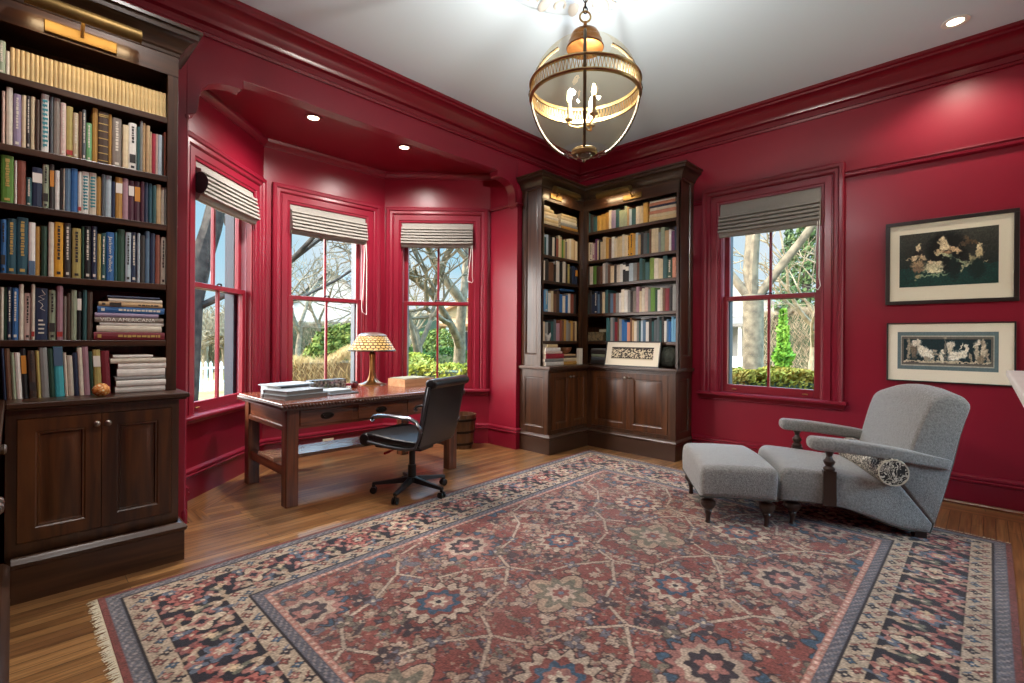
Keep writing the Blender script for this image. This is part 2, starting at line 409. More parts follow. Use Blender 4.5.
base = [(0, 0), (.022, 0), (.022, .165), (.034, .172), (.036, .184), (.026, .19), (.026, .196), (.032, .202), (.03, .214), (.018, .222), (0, .226)]
mb = MB(); mb.sweep([(XL-.03, .772), BA, BB, BC, BD, (XL, 3.82), (XL, 3.90)], base, -1)
structure(mb.obj('baseboard_bay', REDT, angle=30), 'crimson baseboard with a double bead around the bay', 'baseboard')
mb = MB(); mb.sweep([(-2.18, YR), (XE, YR)], base, -1)
structure(mb.obj('baseboard_north', REDT, angle=30), 'crimson baseboard with a double bead behind the armchair', 'baseboard')
mb = MB(); mb.sweep([(-2.15, YR-.022), (XE, YR-.022)], [(0, 0), (.02, 0), (.018, .012), (.01, .02), (0, .024)], -1)
structure(mb.obj('trim_5', DESKX, angle=30), 'narrow brown wooden shoe strip along the foot of the baseboard', 'shoe moulding')
rail = [(0, 0), (.012, .002), (.03, .012), (.032, .028), (.018, .034), (.018, .042), (.028, .048), (.026, .06), (0, .064)]
mb = MB(); mb.sweep([(-.876, YR), (XE, YR)], rail, -1, False, 2.578)
structure(mb.obj('trim_6', REDT, angle=30), 'crimson picture rail above the framed prints', 'picture rail')
mb = MB(); mb.sweep([(-2.18, YR), (-2.085, YR)], rail, -1, False, 2.578)
structure(mb.obj('trim_7', REDT, angle=30), 'short stub of picture rail beside the corner bookcase', 'picture rail')
mb = MB(); mb.sweep([(-4.09, 3.82), (XL, 3.82), (XL, 3.9)], [(0, 0), (.02, .004), (.028, .018), (.02, .03), (0, .034)], -1, False, 2.64)
structure(mb.obj('trim_8', REDT, angle=30), 'thin crimson rail across the right pier of the bay', 'rail')

# ------------------------------------------------------------------ windows
SASH = mat('sash_paint', '7a1826', .3); TRACK = mat('jamb_track', 'b98e98', .5); STORM = mat('storm_frame_slate', '2c3541', .5)
CASING = [(0, 0), (.012, 0), (.016, .018), (.024, .026), (.024, .075), (.014, .08), (.014, .085), (.026, .092), (.032, .10), (.03, .125), (.042, .135), (.046, .158), (.04, .168), (0, .168)]
def casing_mesh(w, z0, zt):
    "flat moulding mitred round the top corners: local a along wall, b outward is +, casing projects to -b"
    mb = MB(); hw = w/2
    pts = [(-hw, z0), (-hw, zt), (hw, zt), (hw, z0)]; dirs = [(-1, 0), (-1, 1), (1, 1), (1, 0)]
    n = len(CASING); v = []
    for (a, z), (da, dz) in zip(pts, dirs):
        for t, o in [(c[0], c[1]) for c in CASING]: v.append((a+da*o, -t, z+dz*o))
    fs = []
    for i in range(3):
        for k in range(n): k2 = (k+1) % n; fs.append((i*n+k, i*n+k2, (i+1)*n+k2, (i+1)*n+k))
    fs += [tuple(range(n)), tuple(range(3*n, 4*n))]
    return mb.add(v, fs)
def make_window(name, o, u, out, w, z0, zt, label, zm=1.595):
    fr = frame((o[0], o[1], 0), u, out); hw = w/2
    root = thing(name, label, 'window', (o[0], o[1], z0), kind='structure')
    casing_mesh(w, z0+.01, zt).xf(fr).obj('casing', REDT, root, angle=25)
    mb = MB(); prof = [(-.20, z0-.01), (-.19, z0), (-.085, z0+.012)]
    mb.prism([(.02, z0+.02), (-.075, z0+.02), (-.083, z0+.013), (-.083, z0-.004), (-.072, z0-.012), (0, z0-.012)], -hw-.20, hw+.20, 'x')
    mb.prism([(0, z0-.012), (-.055, z0-.012), (-.05, z0-.022), (-.03, z0-.04), (-.03, z0-.05), (0, z0-.055)], -hw-.18, hw+.18, 'x')
    mb.xf(fr).obj('sill', REDT, root, angle=25)
    mb = MB()                                   # jamb lining: inner red, track pale
    for sx in (-1, 1): mb.box(sx*hw, sx*(hw-.012), 0, .05, z0, zt, 0); mb.box(sx*hw, sx*(hw-.014), .05, .125, z0, zt, 1)
    mb.box(-hw, hw, 0, .125, zt-.012, zt, 0); mb.box(-hw, hw, 0, .14, z0, z0+.02, 0)
    mb.xf(fr).obj('jamb_lining', [SASH, TRACK], root, angle=0)
    def sash(nm, b0, b1, s0, s1, rb, rt):
        mb = MB(); st = .046; W = hw-.016
        mb.box(-W, -W+st, b0, b1, s0, s1); mb.box(W-st, W, b0, b1, s0, s1)
        mb.box(-W+st, W-st, b0, b1, s0, s0+rb); mb.box(-W+st, W-st, b0, b1, s1-rt, s1)
        mb.box(-.011, .011, b0+.004, b1-.004, s0+rb, s1-rt)
        sh = mb.xf(fr).obj(nm, SASH, root, angle=0, bevel=.003)
        for a0, a1 in ((-W+st, -.011), (.011, W-st)):
            g = MB(); g.box(a0-.004, a1+.004, (b0+b1)/2-.002, (b0+b1)/2+.002, s0+rb-.004, s1-rt+.004)
            g.xf(fr).obj('pane', GLASS, sh, angle=0)
        return sh
    lo = sash('lower_sash', .05, .085, z0+.02, zm+.02, .075, .04); sash('upper_sash', .09, .125, zm-.025, zt-.012, .04, .05)
    mb = MB(); mb.tube([fr(-.03, .052, zm+.024), fr(-.012, .05, zm+.034), fr(.02, .05, zm+.034), fr(.03, .054, zm+.024)], .007)
    mb.obj('sash_lock', BRONZE, lo)
    for sx in (-1, 1):
        l = MB(); l.tube([fr(sx*(hw-.13)-.02, .048, z0+.05), fr(sx*(hw-.13), .035, z0+.053), fr(sx*(hw-.13)+.02, .048, z0+.05)], .006); l.obj('sash_lift', BRASS, lo)
    mb = MB(); t = .05                           # storm frame outside
    mb.box(-hw, -hw+t, .14, .22, z0, zt); mb.box(hw-t, hw, .14, .22, z0, zt); mb.box(-hw+t, hw-t, .14, .22, z0, z0+.06); mb.box(-hw+t, hw-t, .14, .22, zt-.05, zt)
    mb.box(-hw+t, hw-t, .17, .19, zm-.015, zm+.015)
    mb.xf(fr).obj('storm_frame', STORM, root, angle=0)
    return fr, hw, zt
w2 = .82
mid = lambda a, b: ((a[0]+b[0])/2, (a[1]+b[1])/2)
WL = make_window('window_1', mid(BA, BB), (-.84, .86), nL, w2, .60, 2.51, 'sash window in the left slanted side of the bay')
WC = make_window('window_2', mid(BB, BC), (0, 1), (-1, 0), w2, .60, 2.51, 'sash window in the middle of the bay above the desk')
WR = make_window('window_3', mid(BC, BD), (.84, .86), nR, w2, .60, 2.51, 'sash window in the right slanted side of the bay')
WN = make_window('window_4', (-1.4815, YR), (1, 0), (0, 1), .877, .665, 2.545, 'lone sash window between the corner bookcase and the prints', 1.61)

# roman shades
LINEN = mat('oatmeal_linen', '87837c', .9, bump=.35, bscale=260, var=.12, vscale=120)
def shade(win, depth, drop, label, dark_end=False, cord=0, flat=.05, n=6):
    fr, hw, zt = win; W = hw-.006
    # side profile (b, z): gathered folds hanging below a flat top
    top = zt-.004; P = [(.035, top), (.0, top), (-.005, top-.02), (-.012, top-flat)]
    z = top-flat; fh = (drop-flat-.015)/n
    for i in range(n):
        P += [(-depth*(.62+.075*i), z-fh*.30), (-depth*(.66+.07*i), z-fh*.78), (-depth*(.36+.05*i), z-fh*.98)]; z -= fh
    P += [(-depth*.45, z-.03), (-depth*.15, z-.036), (.035, z-.02)]
    o = fr(0, 0, top-drop); root = thing('roman_shade', label, 'window shade', o, 'roman shades pulled up above the windows')
    mb = MB(); k = 13; v = []; 
    for i in range(k):
        a = -W+2*W*i/(k-1)
        for b, zz in P:
            sag = -.006*math.sin(PI*i/(k-1))*(top-zz)/drop + .0015*math.sin(i*2.1+zz*90)
            v.append(fr(a, b, zz+sag))
    N = len(P); fs = [(i*N+j, i*N+(j+1) % N, (i+1)*N+(j+1) % N, (i+1)*N+j) for i in range(k-1) for j in range(N)] + [tuple(range(N)), tuple(range((k-1)*N, k*N))]
    mb.add(v, fs); mb.obj('folded_fabric', LINEN, root, angle=28)
    if dark_end:
        e = MB(); e.lathe([(0, 0), (.068, 0), (.07, .006), (.06, .012), (0, .014)], (0, 0, 0), 18)
        c0 = Vector(fr(-W-.004, -depth*.62, zt-.17)); dx = Vector(fr(-1, 0, 0))-Vector(fr(0, 0, 0)); dy = Vector(fr(0, 1, 0))-Vector(fr(0, 0, 0))
        e.xf(lambda x, y, z: tuple(c0+dx*z*.4+dy*x*.85+Vector((0, 0, 1.15*y)))); e.obj('end_disc', mat('dark_mesh_disc', '1c1d22', .6, bump=.5, bscale=300), root)
    if cord:
        c = MB(); a = W-.005; zc = top-.2
        pts = [fr(a, -depth*.5, zc)] + [fr(a+.004, -depth*.5-.01, zc-cord*t) for t in (.3, .6, .85)] + [fr(a+.012, -depth*.5, zc-cord*.95), fr(a-.02+.02, -depth*.5-.02, zc-cord), fr(a-.045, -depth*.5-.012, zc-cord*.97), fr(a-.05, -depth*.5, zc-cord*.9), fr(a-.03, -depth*.5, zc-cord*.6), fr(a-.008, -depth*.5, zc-.02)]
        c.tube(pts, .0035, 6); c.obj('pull_cord', mat('white_cord', 'e6e2dc', .7), root)
    return root
shade(WL, .075, .27, 'grey linen roman shade with a dark disc at its end in the bay\'s left window', True)
shade(WC, .075, .27, 'grey linen roman shade with a long looped pull cord above the desk', False, .86)
shade(WR, .075, .26, 'grey linen roman shade in the bay window behind the desk chair', False, .48)
shade(WN, .08, .31, 'oatmeal linen roman shade in the lone window near the armchair', False, .7, .11, 5)

# outlet below the desk
ofr = frame((-4.93+.022, 2.30, 0), (0, 1), (1, 0)); root = thing('wall_outlet', 'cream double power outlet in the baseboard behind the desk', 'outlet', ofr(0, 0, .10))
MB().box(-.058, .058, 0, .006, .065, .145).xf(ofr).obj('cover_plate', mat('ivory_plastic', 'e9dfc4', .4), root, bevel=.002)
for k in (-1, 1):
    mb = MB(); mb.lathe([(0, 0), (.018, 0), (.018, .003), (0, .003)], (0, 0, 0), 14); mb.xf(lambda x, y, z: ofr(x+k*.027, .006+z, .105+y)).obj('socket', mat('socket_tan', '6d5a44', .5), root)

# recessed ceiling lights
CANW = mat('can_trim_white', 'ece9e2', .5); CANR = mat('can_trim_red', '7a1424', .4)
def can(x, y, z, label, tm, power, size=R(130), col=(1, .88, .74), blend=.6):
    root = thing('recessed_light', label, 'ceiling light', (x, y, z), 'recessed ceiling lights')
    mb = MB(); mb.lathe([(.045, -.001), (.075, -.001), (.077, -.006), (.07, -.009), (.048, -.005), (.045, -.001)], (x, y, z), 24); mb.obj('trim_ring', tm, root)
    mb = MB(); mb.lathe([(0, -.004), (.046, -.003), (.046, 0), (0, 0)], (x, y, z), 20); mb.obj('lens', mat('can_lens', 'fff4e0', .4, emit='ffe9c8', es=9), root)
    l = bpy.data.lights.new('recessed_lamp', 'SPOT'); l.energy = power; l.spot_size = size; l.spot_blend = blend; l.color = col; l.shadow_soft_size = .05
    lo = bpy.data.objects.new('recessed_lamp', l); COL.objects.link(lo); lo.parent = root; lo.location = (0, 0, -.03)
can(-4.14, 1.79, zb, 'recessed light in the red bay ceiling nearer the left window', CANR, BAYP, R(165), (1, .92, .86), 1)
can(-4.13, 2.69, zb, 'recessed light in the red bay ceiling above the desk lamp', CANR, BAYP, R(165), (1, .92, .86), 1)
can(-.17, 4.48, H, 'recessed light in the white ceiling above the framed prints', CANW, 60)
# ------------------------------------------------------------------ joinery helpers
def panel_loops(mb, fr, a0, a1, z0, z1, stile=.058, t=.02, deep=.006, raised=True, rail_b=None):
    rb = rail_b or stile
    L = [(0, 0, 0), (0, 0, t), (.001, .001, t+.001)]
    def rect(i, o, n):   # i inset of outer (0) or opening
        return [(a0+i, n, z0+o), (a1-i, n, z0+o), (a1-i, n, z1-i), (a0+i, n, z1-i)]
    rings = [[(a0, 0, z0), (a1, 0, z0), (a1, 0, z1), (a0, 0, z1)], [(a0, t, z0), (a1, t, z0), (a1, t, z1), (a0, t, z1)]]
    seq = [(0, t), (.006, t-.004), (.012, t-.003), (.016, deep)] + ([(.02, deep), (.046, t-.006), (.05, t-.005)] if raised else [])
    for ins, n in seq:
        rings.append([(a0+stile+ins, n, z0+rb+ins), (a1-stile-ins, n, z0+rb+ins), (a1-stile-ins, n, z1-stile-ins), (a0+stile+ins, n, z1-stile-ins)])
    v = [fr(*p) for r in rings for p in r]; fs = []
    for i in range(len(rings)-1):
        for k in range(4): k2 = (k+1) % 4; fs.append((i*4+k, i*4+k2, (i+1)*4+k2, (i+1)*4+k))
    fs += [(3, 2, 1, 0), tuple(range((len(rings)-1)*4, len(rings)*4))]
    return mb.add(v, fs)
KNOB = mat('pewter_knob', '8d857c', .3, 1)
def door(root, fr, a0, a1, z0, z1, ka, kz, t=.02):
    mb = MB(); panel_loops(mb, fr, a0, a1, z0, z1, t=t); d = mb.obj('door', WPAN, root, angle=25)
    k = MB(); k.lathe([(0, 0), (.007, 0), (.006, .012), (.013, .018), (.015, .026), (.010, .032), (0, .034)], (0, 0, 0), 14)
    k.xf(lambda x, y, z: fr(ka+x, t+z, kz+y)); k.obj('knob', KNOB, d)
    return d
CORN = [(0, 0), (.006, 0), (.008, .018), (.02, .026), (.024, .04), (.05, .075), (.085, .098), (.095, .1), (.098, .128), (.115, .132), (.115, .15), (0, .15)]
CORN = [(o*.84, z*.97) for o, z in CORN]
PLCAP = [(0, 0), (.022, .0), (.022, .155), (.03, .163), (.034, .178), (.026, .19), (.012, .2), (0, .202)]
CTOP = [(-.3, 0), (.0, 0), (.008, .004), (.014, .012), (.018, .03), (-.3, .03)]
SHZ = [2.43, 2.10, 1.825, 1.49, 1.175]

# ------------------------------------------------------------------ left bookcase
def left_bookcase():
    rt = thing('bookcase', 'tall dark walnut built-in bookcase left of the bay, full of books above two cupboard doors', 'bookcase', (-3.4, .3, 0))
    y0, y1, xf, xb = -.10, .655, -3.313, -3.655
    MB().box(xb, -3.17, -.02, .63, .0, .862).obj('cupboard', WV, rt, angle=0)
    mb = MB(); mb.box(-3.17, -3.15, .604, .636, .195, .862); mb.box(-3.17, -3.15, -.02, .016, .195, .862)
    mb.box(-3.17, -3.15, .016, .604, .815, .862); mb.box(-3.17, -3.15, .016, .604, .195, .245)
    mb.obj('face_frame', WV, rt, angle=0)
    fr = frame((-3.168, 0, 0), (0, 1), (1, 0))
    door(rt, fr, .019, .3115, .248, .812, .292, .765); door(rt, fr, .3145, .602, .248, .812, .335, .765)
    mb = MB(); mb.sweep([(-3.107, .0), (-3.107, .630), (-3.64, .630)], PLCAP, -1); mb.obj('plinth', WY, rt, angle=25)
    mb = MB(); mb.prism([(-3.118, -.02), (-3.118, .680), (xb, .680), (xb, -.02)], .866, .892); mb.prism([(-3.128, -.02), (-3.128, .67), (xb, .67), (xb, -.02)], .856, .866)
    mb.obj('countertop', WY, rt, angle=0, bevel=.005)
    MB().box(xb, xb+.015, y0, y1, .892, 2.92).obj('back_panel', WV, rt, angle=0)
    for a, b in ((y0, y0+.03), (y1-.03, y1)): MB().box(xb+.015, xf-.02, a, b, .892, 2.92).obj('side_panel', WV, rt, angle=0)
    for a, b in ((y0, y0+.05), (y1-.05, y1)): MB().box(xf-.02, xf, a, b, .892, 2.672).obj('stile', WV, rt, angle=0, bevel=.003)
    for z in SHZ: MB().box(xb+.015, xf-.004, y0+.03, y1-.03, z-.033, z).obj('shelf', WY, rt, angle=0, bevel=.003)
    mb = MB(); mb.box(xf-.02, xf, y0, y1, 2.672, 2.93); mb.box(xb+.015, xf-.02, y0+.03, y1-.03, 2.72, 2.74); mb.obj('frieze', WY, rt, angle=0)
    mb = MB(); mb.sweep([(xf, y0), (xf, y1), (xb, y1)], CORN, -1, False, 2.785); mb.obj('cornice', wood('cornice_walnut', '1f130c', '3d2818', 'y'), rt, angle=25)
left_bookcase()
def side_cabinet():
    rt = thing('side_cabinet', 'low dark walnut cabinet at the left edge, butting against the tall bookcase', 'cabinet', (-2.3, -.3, 0))
    x0, x1 = -3.645, -1.32
    MB().box(x0, x1, -.55, -.065, 0, .862).obj('cupboard', WV, rt, angle=0)
    fr = frame((0, -.065, 0), (1, 0), (0, 1)); n = 4; w = (x1-.04+3.11)/n
    for i in range(n):
        a = -3.11+i*w; door(rt, fr, a+.004, a+w-.004, .248, .812, a+(w-.03 if i % 2 == 0 else .03), .765)
    mb = MB(); mb.sweep([(-3.07, -.035), (x1, -.035), (x1, -.55)], PLCAP, 1); mb.obj('plinth', WX, rt, angle=25)
    mb = MB(); mb.prism([(-3.115, -.022), (x1+.03, -.022), (x1+.03, -.555), (x0, -.555), (x0, -.022)], .8635, .892); mb.obj('countertop', WX, rt, angle=0, bevel=.004)
side_cabinet()

# ------------------------------------------------------------------ corner bookcase
def corner_bookcase():
    rt = thing('corner_bookcase', 'L-shaped dark walnut corner bookcase between the bay and the lone window, cupboards below', 'bookcase', (-3.3, 4.6, 0))
    xw, yw, ye, xe = -3.372, 4.63, 3.885, -2.188; bx, by = -3.65, 4.917
    # lower carcass
    mb = MB(); mb.prism([(-3.65, 3.885), (-3.27, 3.885), (-3.27, 4.58), (-2.21, 4.58), (-2.21, by), (-3.65, by)], 0, .865); mb.obj('carcass', WV, rt, angle=0)
    fl_ = frame((-3.268, 0, 0), (0, 1), (1, 0)); fr_ = frame((0, 4.578, 0), (1, 0), (0, -1))
    mb = MB()
    mb.box(-3.27, -3.25, 3.875, 3.925, .195, .865); mb.box(-3.27, -3.25, 4.552, 4.58, .195, .865); mb.box(-3.27, -3.25, 3.925, 4.552, .845, .865); mb.box(-3.27, -3.25, 3.925, 4.552, .195, .24)
    mb.box(-3.25, -3.195, 4.56, 4.58, .195, .865); mb.box(-2.275, -2.2, 4.56, 4.58, .195, .865); mb.box(-3.195, -2.275, 4.56, 4.58, .848, .865); mb.box(-3.195, -2.275, 4.56, 4.58, .195, .24)
    mb.obj('face_frame', WV, rt, angle=0)
    door(rt, fl_, 3.928, 4.244, .243, .842, 4.222, .788); door(rt, fl_, 4.248, 4.549, .243, .842, 4.272, .788)
    door(rt, fr_, -3.192, -2.728, .243, .842, -2.754, .79); door(rt, fr_, -2.724, -2.278, .243, .842, -2.698, .79)
    mb = MB(); panel_loops(mb, frame((0, 3.887, 0), (1, 0), (0, -1)), -3.655, -3.252, .2, .865, stile=.07, t=.018, raised=False); mb.obj('end_panel', WV, rt, angle=25)
    mb = MB(); panel_loops(mb, frame((-2.212, 0, 0), (0, 1), (1, 0)), 4.562, 4.915, .2, .865, stile=.06, t=.018, raised=False); mb.obj('end_panel', WV, rt, angle=25)
    path = [(-3.65, 3.877), (-3.242, 3.877), (-3.242, 4.553), (-2.205, 4.553), (-2.205, by)]
    mb = MB(); mb.sweep(path, PLCAP, -1); mb.obj('plinth', mat('plinth_bead_wood', '3b2518', .3, coat=.3), rt, angle=25)
    mb = MB(); mb.prism([(-3.655, 3.845), (-3.21, 3.845), (-3.21, 4.525), (-2.165, 4.525), (-2.165, by), (-3.655, by)], .876, .908); mb.obj('countertop', WX, rt, angle=0, bevel=.006)
    mb = MB(); mb.prism([(-3.65, 3.865), (-3.235, 3.865), (-3.235, 4.545), (-2.185, 4.545), (-2.185, by), (-3.65, by)], .864, .876); mb.obj('counter_moulding', WX, rt, angle=0)
    # upper
    MB().box(bx, bx+.012, ye+.02, by, .908, 2.92).obj('back_panel', WV, rt, angle=0); MB().box(bx+.012, xe-.02, by-.012, by, .908, 2.92).obj('back_panel', WV, rt, angle=0)
    mb = MB(); mb.box(bx, xw-.02, ye+.018, ye+.03, .908, 2.9); panel_loops(mb, frame((0, ye+.02, 0), (1, 0), (0, -1)), bx, xw, .908, 2.86, stile=.055, t=.02, raised=False, rail_b=.12); mb.obj('side_panel', WV, rt, angle=25)
    mb = MB(); mb.box(xe-.03, xe-.018, yw+.02, by-.012, .908, 2.9); panel_loops(mb, frame((xe-.02, 0, 0), (0, 1), (1, 0)), yw, by, .908, 2.86, stile=.05, t=.02, raised=False, rail_b=.12); mb.obj('side_panel', WV, rt, angle=25)
    MB().box(xw-.02, xw, ye+.001, ye+.045, .908, 2.672).obj('stile', WV, rt, angle=0, bevel=.003)
    MB().box(xe-.047, xe-.001, yw, yw+.02, .908, 2.672).obj('stile', WV, rt, angle=0, bevel=.003)
    mb = MB(); mb.prism([(xw, 4.572), (xw, yw), (-3.31, yw), (-3.31, yw+.02), (xw-.02, yw+.02), (xw-.02, 4.572)], .908, 2.672); mb.obj('inner_post', WV, rt, angle=0)
    for z in SHZ:
        MB().box(bx+.012, xw-.022, ye+.03, 4.64, z-.033, z).obj('shelf', WY, rt, angle=0, bevel=.003)
        MB().box(-3.392, xe-.03, yw+.022, by-.012, z-.033, z).obj('shelf', WX, rt, angle=0, bevel=.003)
    mb = MB(); mb.prism([(xw, ye+.001), (xw, yw), (xe-.001, yw), (xe-.001, yw+.02), (xw-.02, yw+.02), (xw-.02, ye+.001)], 2.672, 2.9); mb.obj('frieze', WX, rt, angle=0)
    mb = MB(); mb.prism([(bx+.012, ye+.03), (xw-.02, ye+.03), (xw-.02, yw+.02), (xe-.03, yw+.02), (xe-.03, by-.012), (bx+.012, by-.012)], 2.73, 2.745); mb.obj('top_board', WX, rt, angle=0)
    mb = MB(); mb.sweep([(bx, ye), (xw, ye), (xw, yw), (xe, yw), (xe, by)], CORN, -1, False, 2.79); mb.obj('cornice', wood('cornice_walnut', '1f130c', '3d2818', 'y'), rt, angle=25)
corner_bookcase()

# ------------------------------------------------------------------ picture lights on the bookcases
PLB = mat('picture_light_brass', '6f5830', .5, .75, var=.2, vscale=14)
def picture_light(label, o, u, out, length, plate, power, drop=.02, tone=PLB):
    fr = frame(o, u, out); rt = thing('picture_light', label, 'picture light', o, 'brass picture lights on the bookcases')
    pa, pw, pz = plate
    mb = MB(); mb.box(pa, pa+pw, 0, .012, pz-.03, pz+.03); mb.xf(fr).obj('back_plate', PLB, rt, bevel=.004)
    mb = MB(); mb.tube([fr(pa+pw*.5, .012, pz), fr(pa+pw*.5, .05, pz+.03), fr(pa+pw*.5, .085, pz+.045)], .008); mb.obj('arm', BRASS, rt)
    # half-open tubular shade
    v = []; n = 14; ang = [R(-80)+R(250)*k/n for k in range(n+1)]
    for a in (0, length):
        for rr in (.034, .031):
            for t in ang: v.append(fr(a, .09+rr*math.cos(t), .045+drop+rr*math.sin(t)))
    m = n+1; fs = []
    for k in range(n): fs += [(k, k+1, 2*m+k+1, 2*m+k), (m+k+1, m+k, 3*m+k, 3*m+k+1)]
    for k in range(n): fs += [(k+1, k, m+k, m+k+1), (2*m+k, 2*m+k+1, 3*m+k+1, 3*m+k)]
    fs += [(0, 2*m, 3*m, m), (n, m+n, 3*m+n, 2*m+n)]
    mb = MB(); mb.add(v, fs); sh = mb.obj('shade', tone, rt)
    for a in (0, length-.003):
        e = MB(); e.lathe([(0, 0), (.034, 0), (.034, .003), (0, .003)], (0, 0, 0), 18); e.xf(lambda x, y, z: fr(a+z, .09+x, .045+drop+y)); e.obj('end_cap', tone, sh)
    b = MB(); b.tube([fr(.03, .088, .035+drop), fr(length-.03, .088, .035+drop)], .010); b.obj('bulb', mat('warm_tube', 'ffd9a0', .4, emit='ffc873', es=1.4), rt)
    l = bpy.data.lights.new('tube_lamp', 'AREA'); l.shape = 'RECTANGLE'; l.size = length-.06; l.size_y = .02; l.energy = power; l.color = (1, .74, .42)
    lo = bpy.data.objects.new('tube_lamp', l); COL.objects.link(lo); lo.parent = rt
    p = Vector(fr(length/2, .088, .02+drop))-Vector(o); U = Vector(fr(1, 0, 0))-Vector(fr(0, 0, 0)); N = Vector(fr(0, 1, 0))-Vector(fr(0, 0, 0))
    zdir = (Vector((0, 0, .86))+N*.5).normalized(); ydir = zdir.cross(U)
    mm = Matrix.Identity(4)
    for i in range(3): mm[i][0] = U[i]; mm[i][1] = ydir[i]; mm[i][2] = zdir[i]; mm[i][3] = p[i]
    lo.matrix_local = mm
picture_light('large brass picture light above the tall left bookcase', (-3.313, .03, 2.715), (0, 1), (1, 0), .44, (.07, .28, .0), 1.0)
picture_light('brass picture light on the bay side of the corner bookcase', (-3.372, 3.99, 2.715), (0, 1), (1, 0), .42, (.03, .20, .02), 1.2)
picture_light('brass picture light on the window side of the corner bookcase', (-3.12, 4.63, 2.725), (1, 0), (0, -1), .42, (.28, .22, .0), 1.4)

# ------------------------------------------------------------------ books
PAL = dict(pink='d9b7a6', ivory='ddd3c0', lavender='9a8ba6', cream='dcc9a4', charcoal='35302e', umber='4d3a2e', white='e6e2da', slate='5d6468', taupe='857a70', blush='d8bdb2', olive='b3a35f',
           brown='6e4c36', mint='77b37a', ochre='b98a42', teal='2f5a5c', grey='8d8d8a', tan='c0a076', crimson='a3273a', ice='b4c3cc', russet='8a4b3a', green='5f8a35', navy='232f4a', sage='9aa58a',
           steel='5a7690', blue='2f66a0', mauve='a8818c', plum='4d2334', petrol='21505f', forest='234534', yellow='dca12f', black='17171a', turquoise='45adb8', maroon='7b1f2c', gold='cda04c', sand='cfb78a', sky='6fa3c4', lime='7f9c45', purple='6d3a63', salmon='c98a70', bamboo='cdb27d')
COVER = objcol_mat('book_cloth', .55); PAPER = mat('book_paper', 'd8cdb4', .9, var=.08, vscale=90)
ACC = dict(t=mat('spine_print_pale', 'd9d2c2', .6), d=mat('spine_print_dark', '2b2724', .6), g=mat('spine_print_gold', 'c2a45e', .45, .3), w=mat('spine_label_white', 'e8e3d8', .6), o=mat('spine_label_orange', 'c8842f', .6), r=mat('spine_label_red', 'a8322c', .6), k=mat('spine_label_slate', '4d6580', .6), c=mat('spine_print_teal', '2f8a94', .6))
ACCOF = {'t': 't', 'd': 'd', 'b': 'g', 'g': 'g', 'w': 'w', 'o': 'o', 'r': 'r', 's': 'd', 'k': 'k', 'T': 'c', 'L': 't', '-': 't', 'J': 'w', 'V': 'w'}
def book(fr, w, d, h, colour, style, label, group, lean=0, lying=False, pages=None):
    "fr maps (a along shelf, b into shelf, z); book stands with its spine at b=0"
    mb = MB(); rnd = random.random
    mb.prism([(0, d), (0, .004), (w*.14, .0005), (w*.5, -.002), (w*.86, .0005), (w, .004), (w, d), (w-.002, d), (w-.002, .007), (.002, .007), (.002, d)][::-1], 0, h, 'z', 0)
    mb.box(.0025, w-.0025, .007, d-.004, .003, h-.003, 1)
    f = lambda a0, a1, z0, z1: mb.box(a0, a1, -.0028, .002, z0, z1, 2)
    if style in 'tdgs' and w > .012:
        z = h*.93; bw_ = max(.003, w*.22)
        while z > h*(.35 if style != 's' else .6):
            l = h*(.02+.05*rnd()); f(w/2-bw_*(.5+.3*rnd()), w/2+bw_*(.5+.3*rnd()), z-l, z); z -= l+h*.014
        f(w*.28, w*.72, h*.05, h*.10)
        if style == 's': f(w*.12, w*.88, h*.16, h*.34)
    elif style == 'b':
        for q in (.06, .2, .34, .48, .62, .76, .9, .93): f(.001, w-.001, h*q, h*q+.004)
    elif style in 'wo': f(.001, w-.001, h*(.62 if style == 'w' else .5), h*.86)
    elif style == 'r': f(.001, w-.001, h*.06, h*.15)
    elif style == 'k': f(.001, w-.001, .001, h*.27) if colour != 'turquoise' else f(.001, w-.001, h*.62, h-.001)
    elif style == 'T':
        z = h*.9
        while z > h*.15:
            l = h*.05; f(w*(.15+.1*rnd()), w*(.75+.15*rnd()), z-l*.7, z); f(w*.3, w*.45, z-l*1.1, z-l*.5); z -= l*1.5
    elif style == 'L':
        px, pz = w*.5, h*.97
        for q in range(9):
            nx, nz = w*(.15+.7*rnd()), pz-h*.045; s0 = len(mb.v)
            mb.add([(px-.001, -.0027, pz), (px+.0015, -.0027, pz), (nx+.0015, -.0027, nz), (nx-.001, -.0027, nz)], [(0, 1, 2, 3)], 2); px, pz = nx, nz
        for q in range(4): f(w*.25, w*(.6+.2*rnd()), h*(.12+.08*q), h*(.15+.08*q))
    elif style in 'JV':
        body = {'J': 'Jackson Pollock', 'V': 'VIDA AMERICANA'}[style]
        size = {'J': w*.62, 'V': w*1.12}[style]
        vs, fs = text_mesh(body, size)
        xs = [p[0] for p in vs]; span = (h*.74 if style == 'J' else h*.80)/(max(xs)-min(xs))
        sg = 1 if lying else -1
        mb.add([(w*.5+p[1]*(1 if style == 'J' else .95), -.0032-p[2], h*(.54 if style == 'J' else .47)+sg*p[0]*span) for p in vs], fs, 2)
    tl = math.tan(R(lean))
    if lying: mb.xf(lambda a, b, z: fr(z, b, a))
    else: mb.xf(lambda a, b, z: fr(a-tl*z, b, z))
    ob = mb.obj('book', [COVER, pages or PAPER, ACC[ACCOF[style]]], angle=0)
    c = lin(PAL[colour]); j = .9+.2*rnd(); ob.color = (c[0]*j, c[1]*j, c[2]*j, 1)
    return tag(ob, label, 'book', group)
ORD = 'first second third fourth fifth sixth seventh eighth ninth tenth eleventh twelfth thirteenth fourteenth fifteenth sixteenth seventeenth eighteenth nineteenth twentieth'.split()
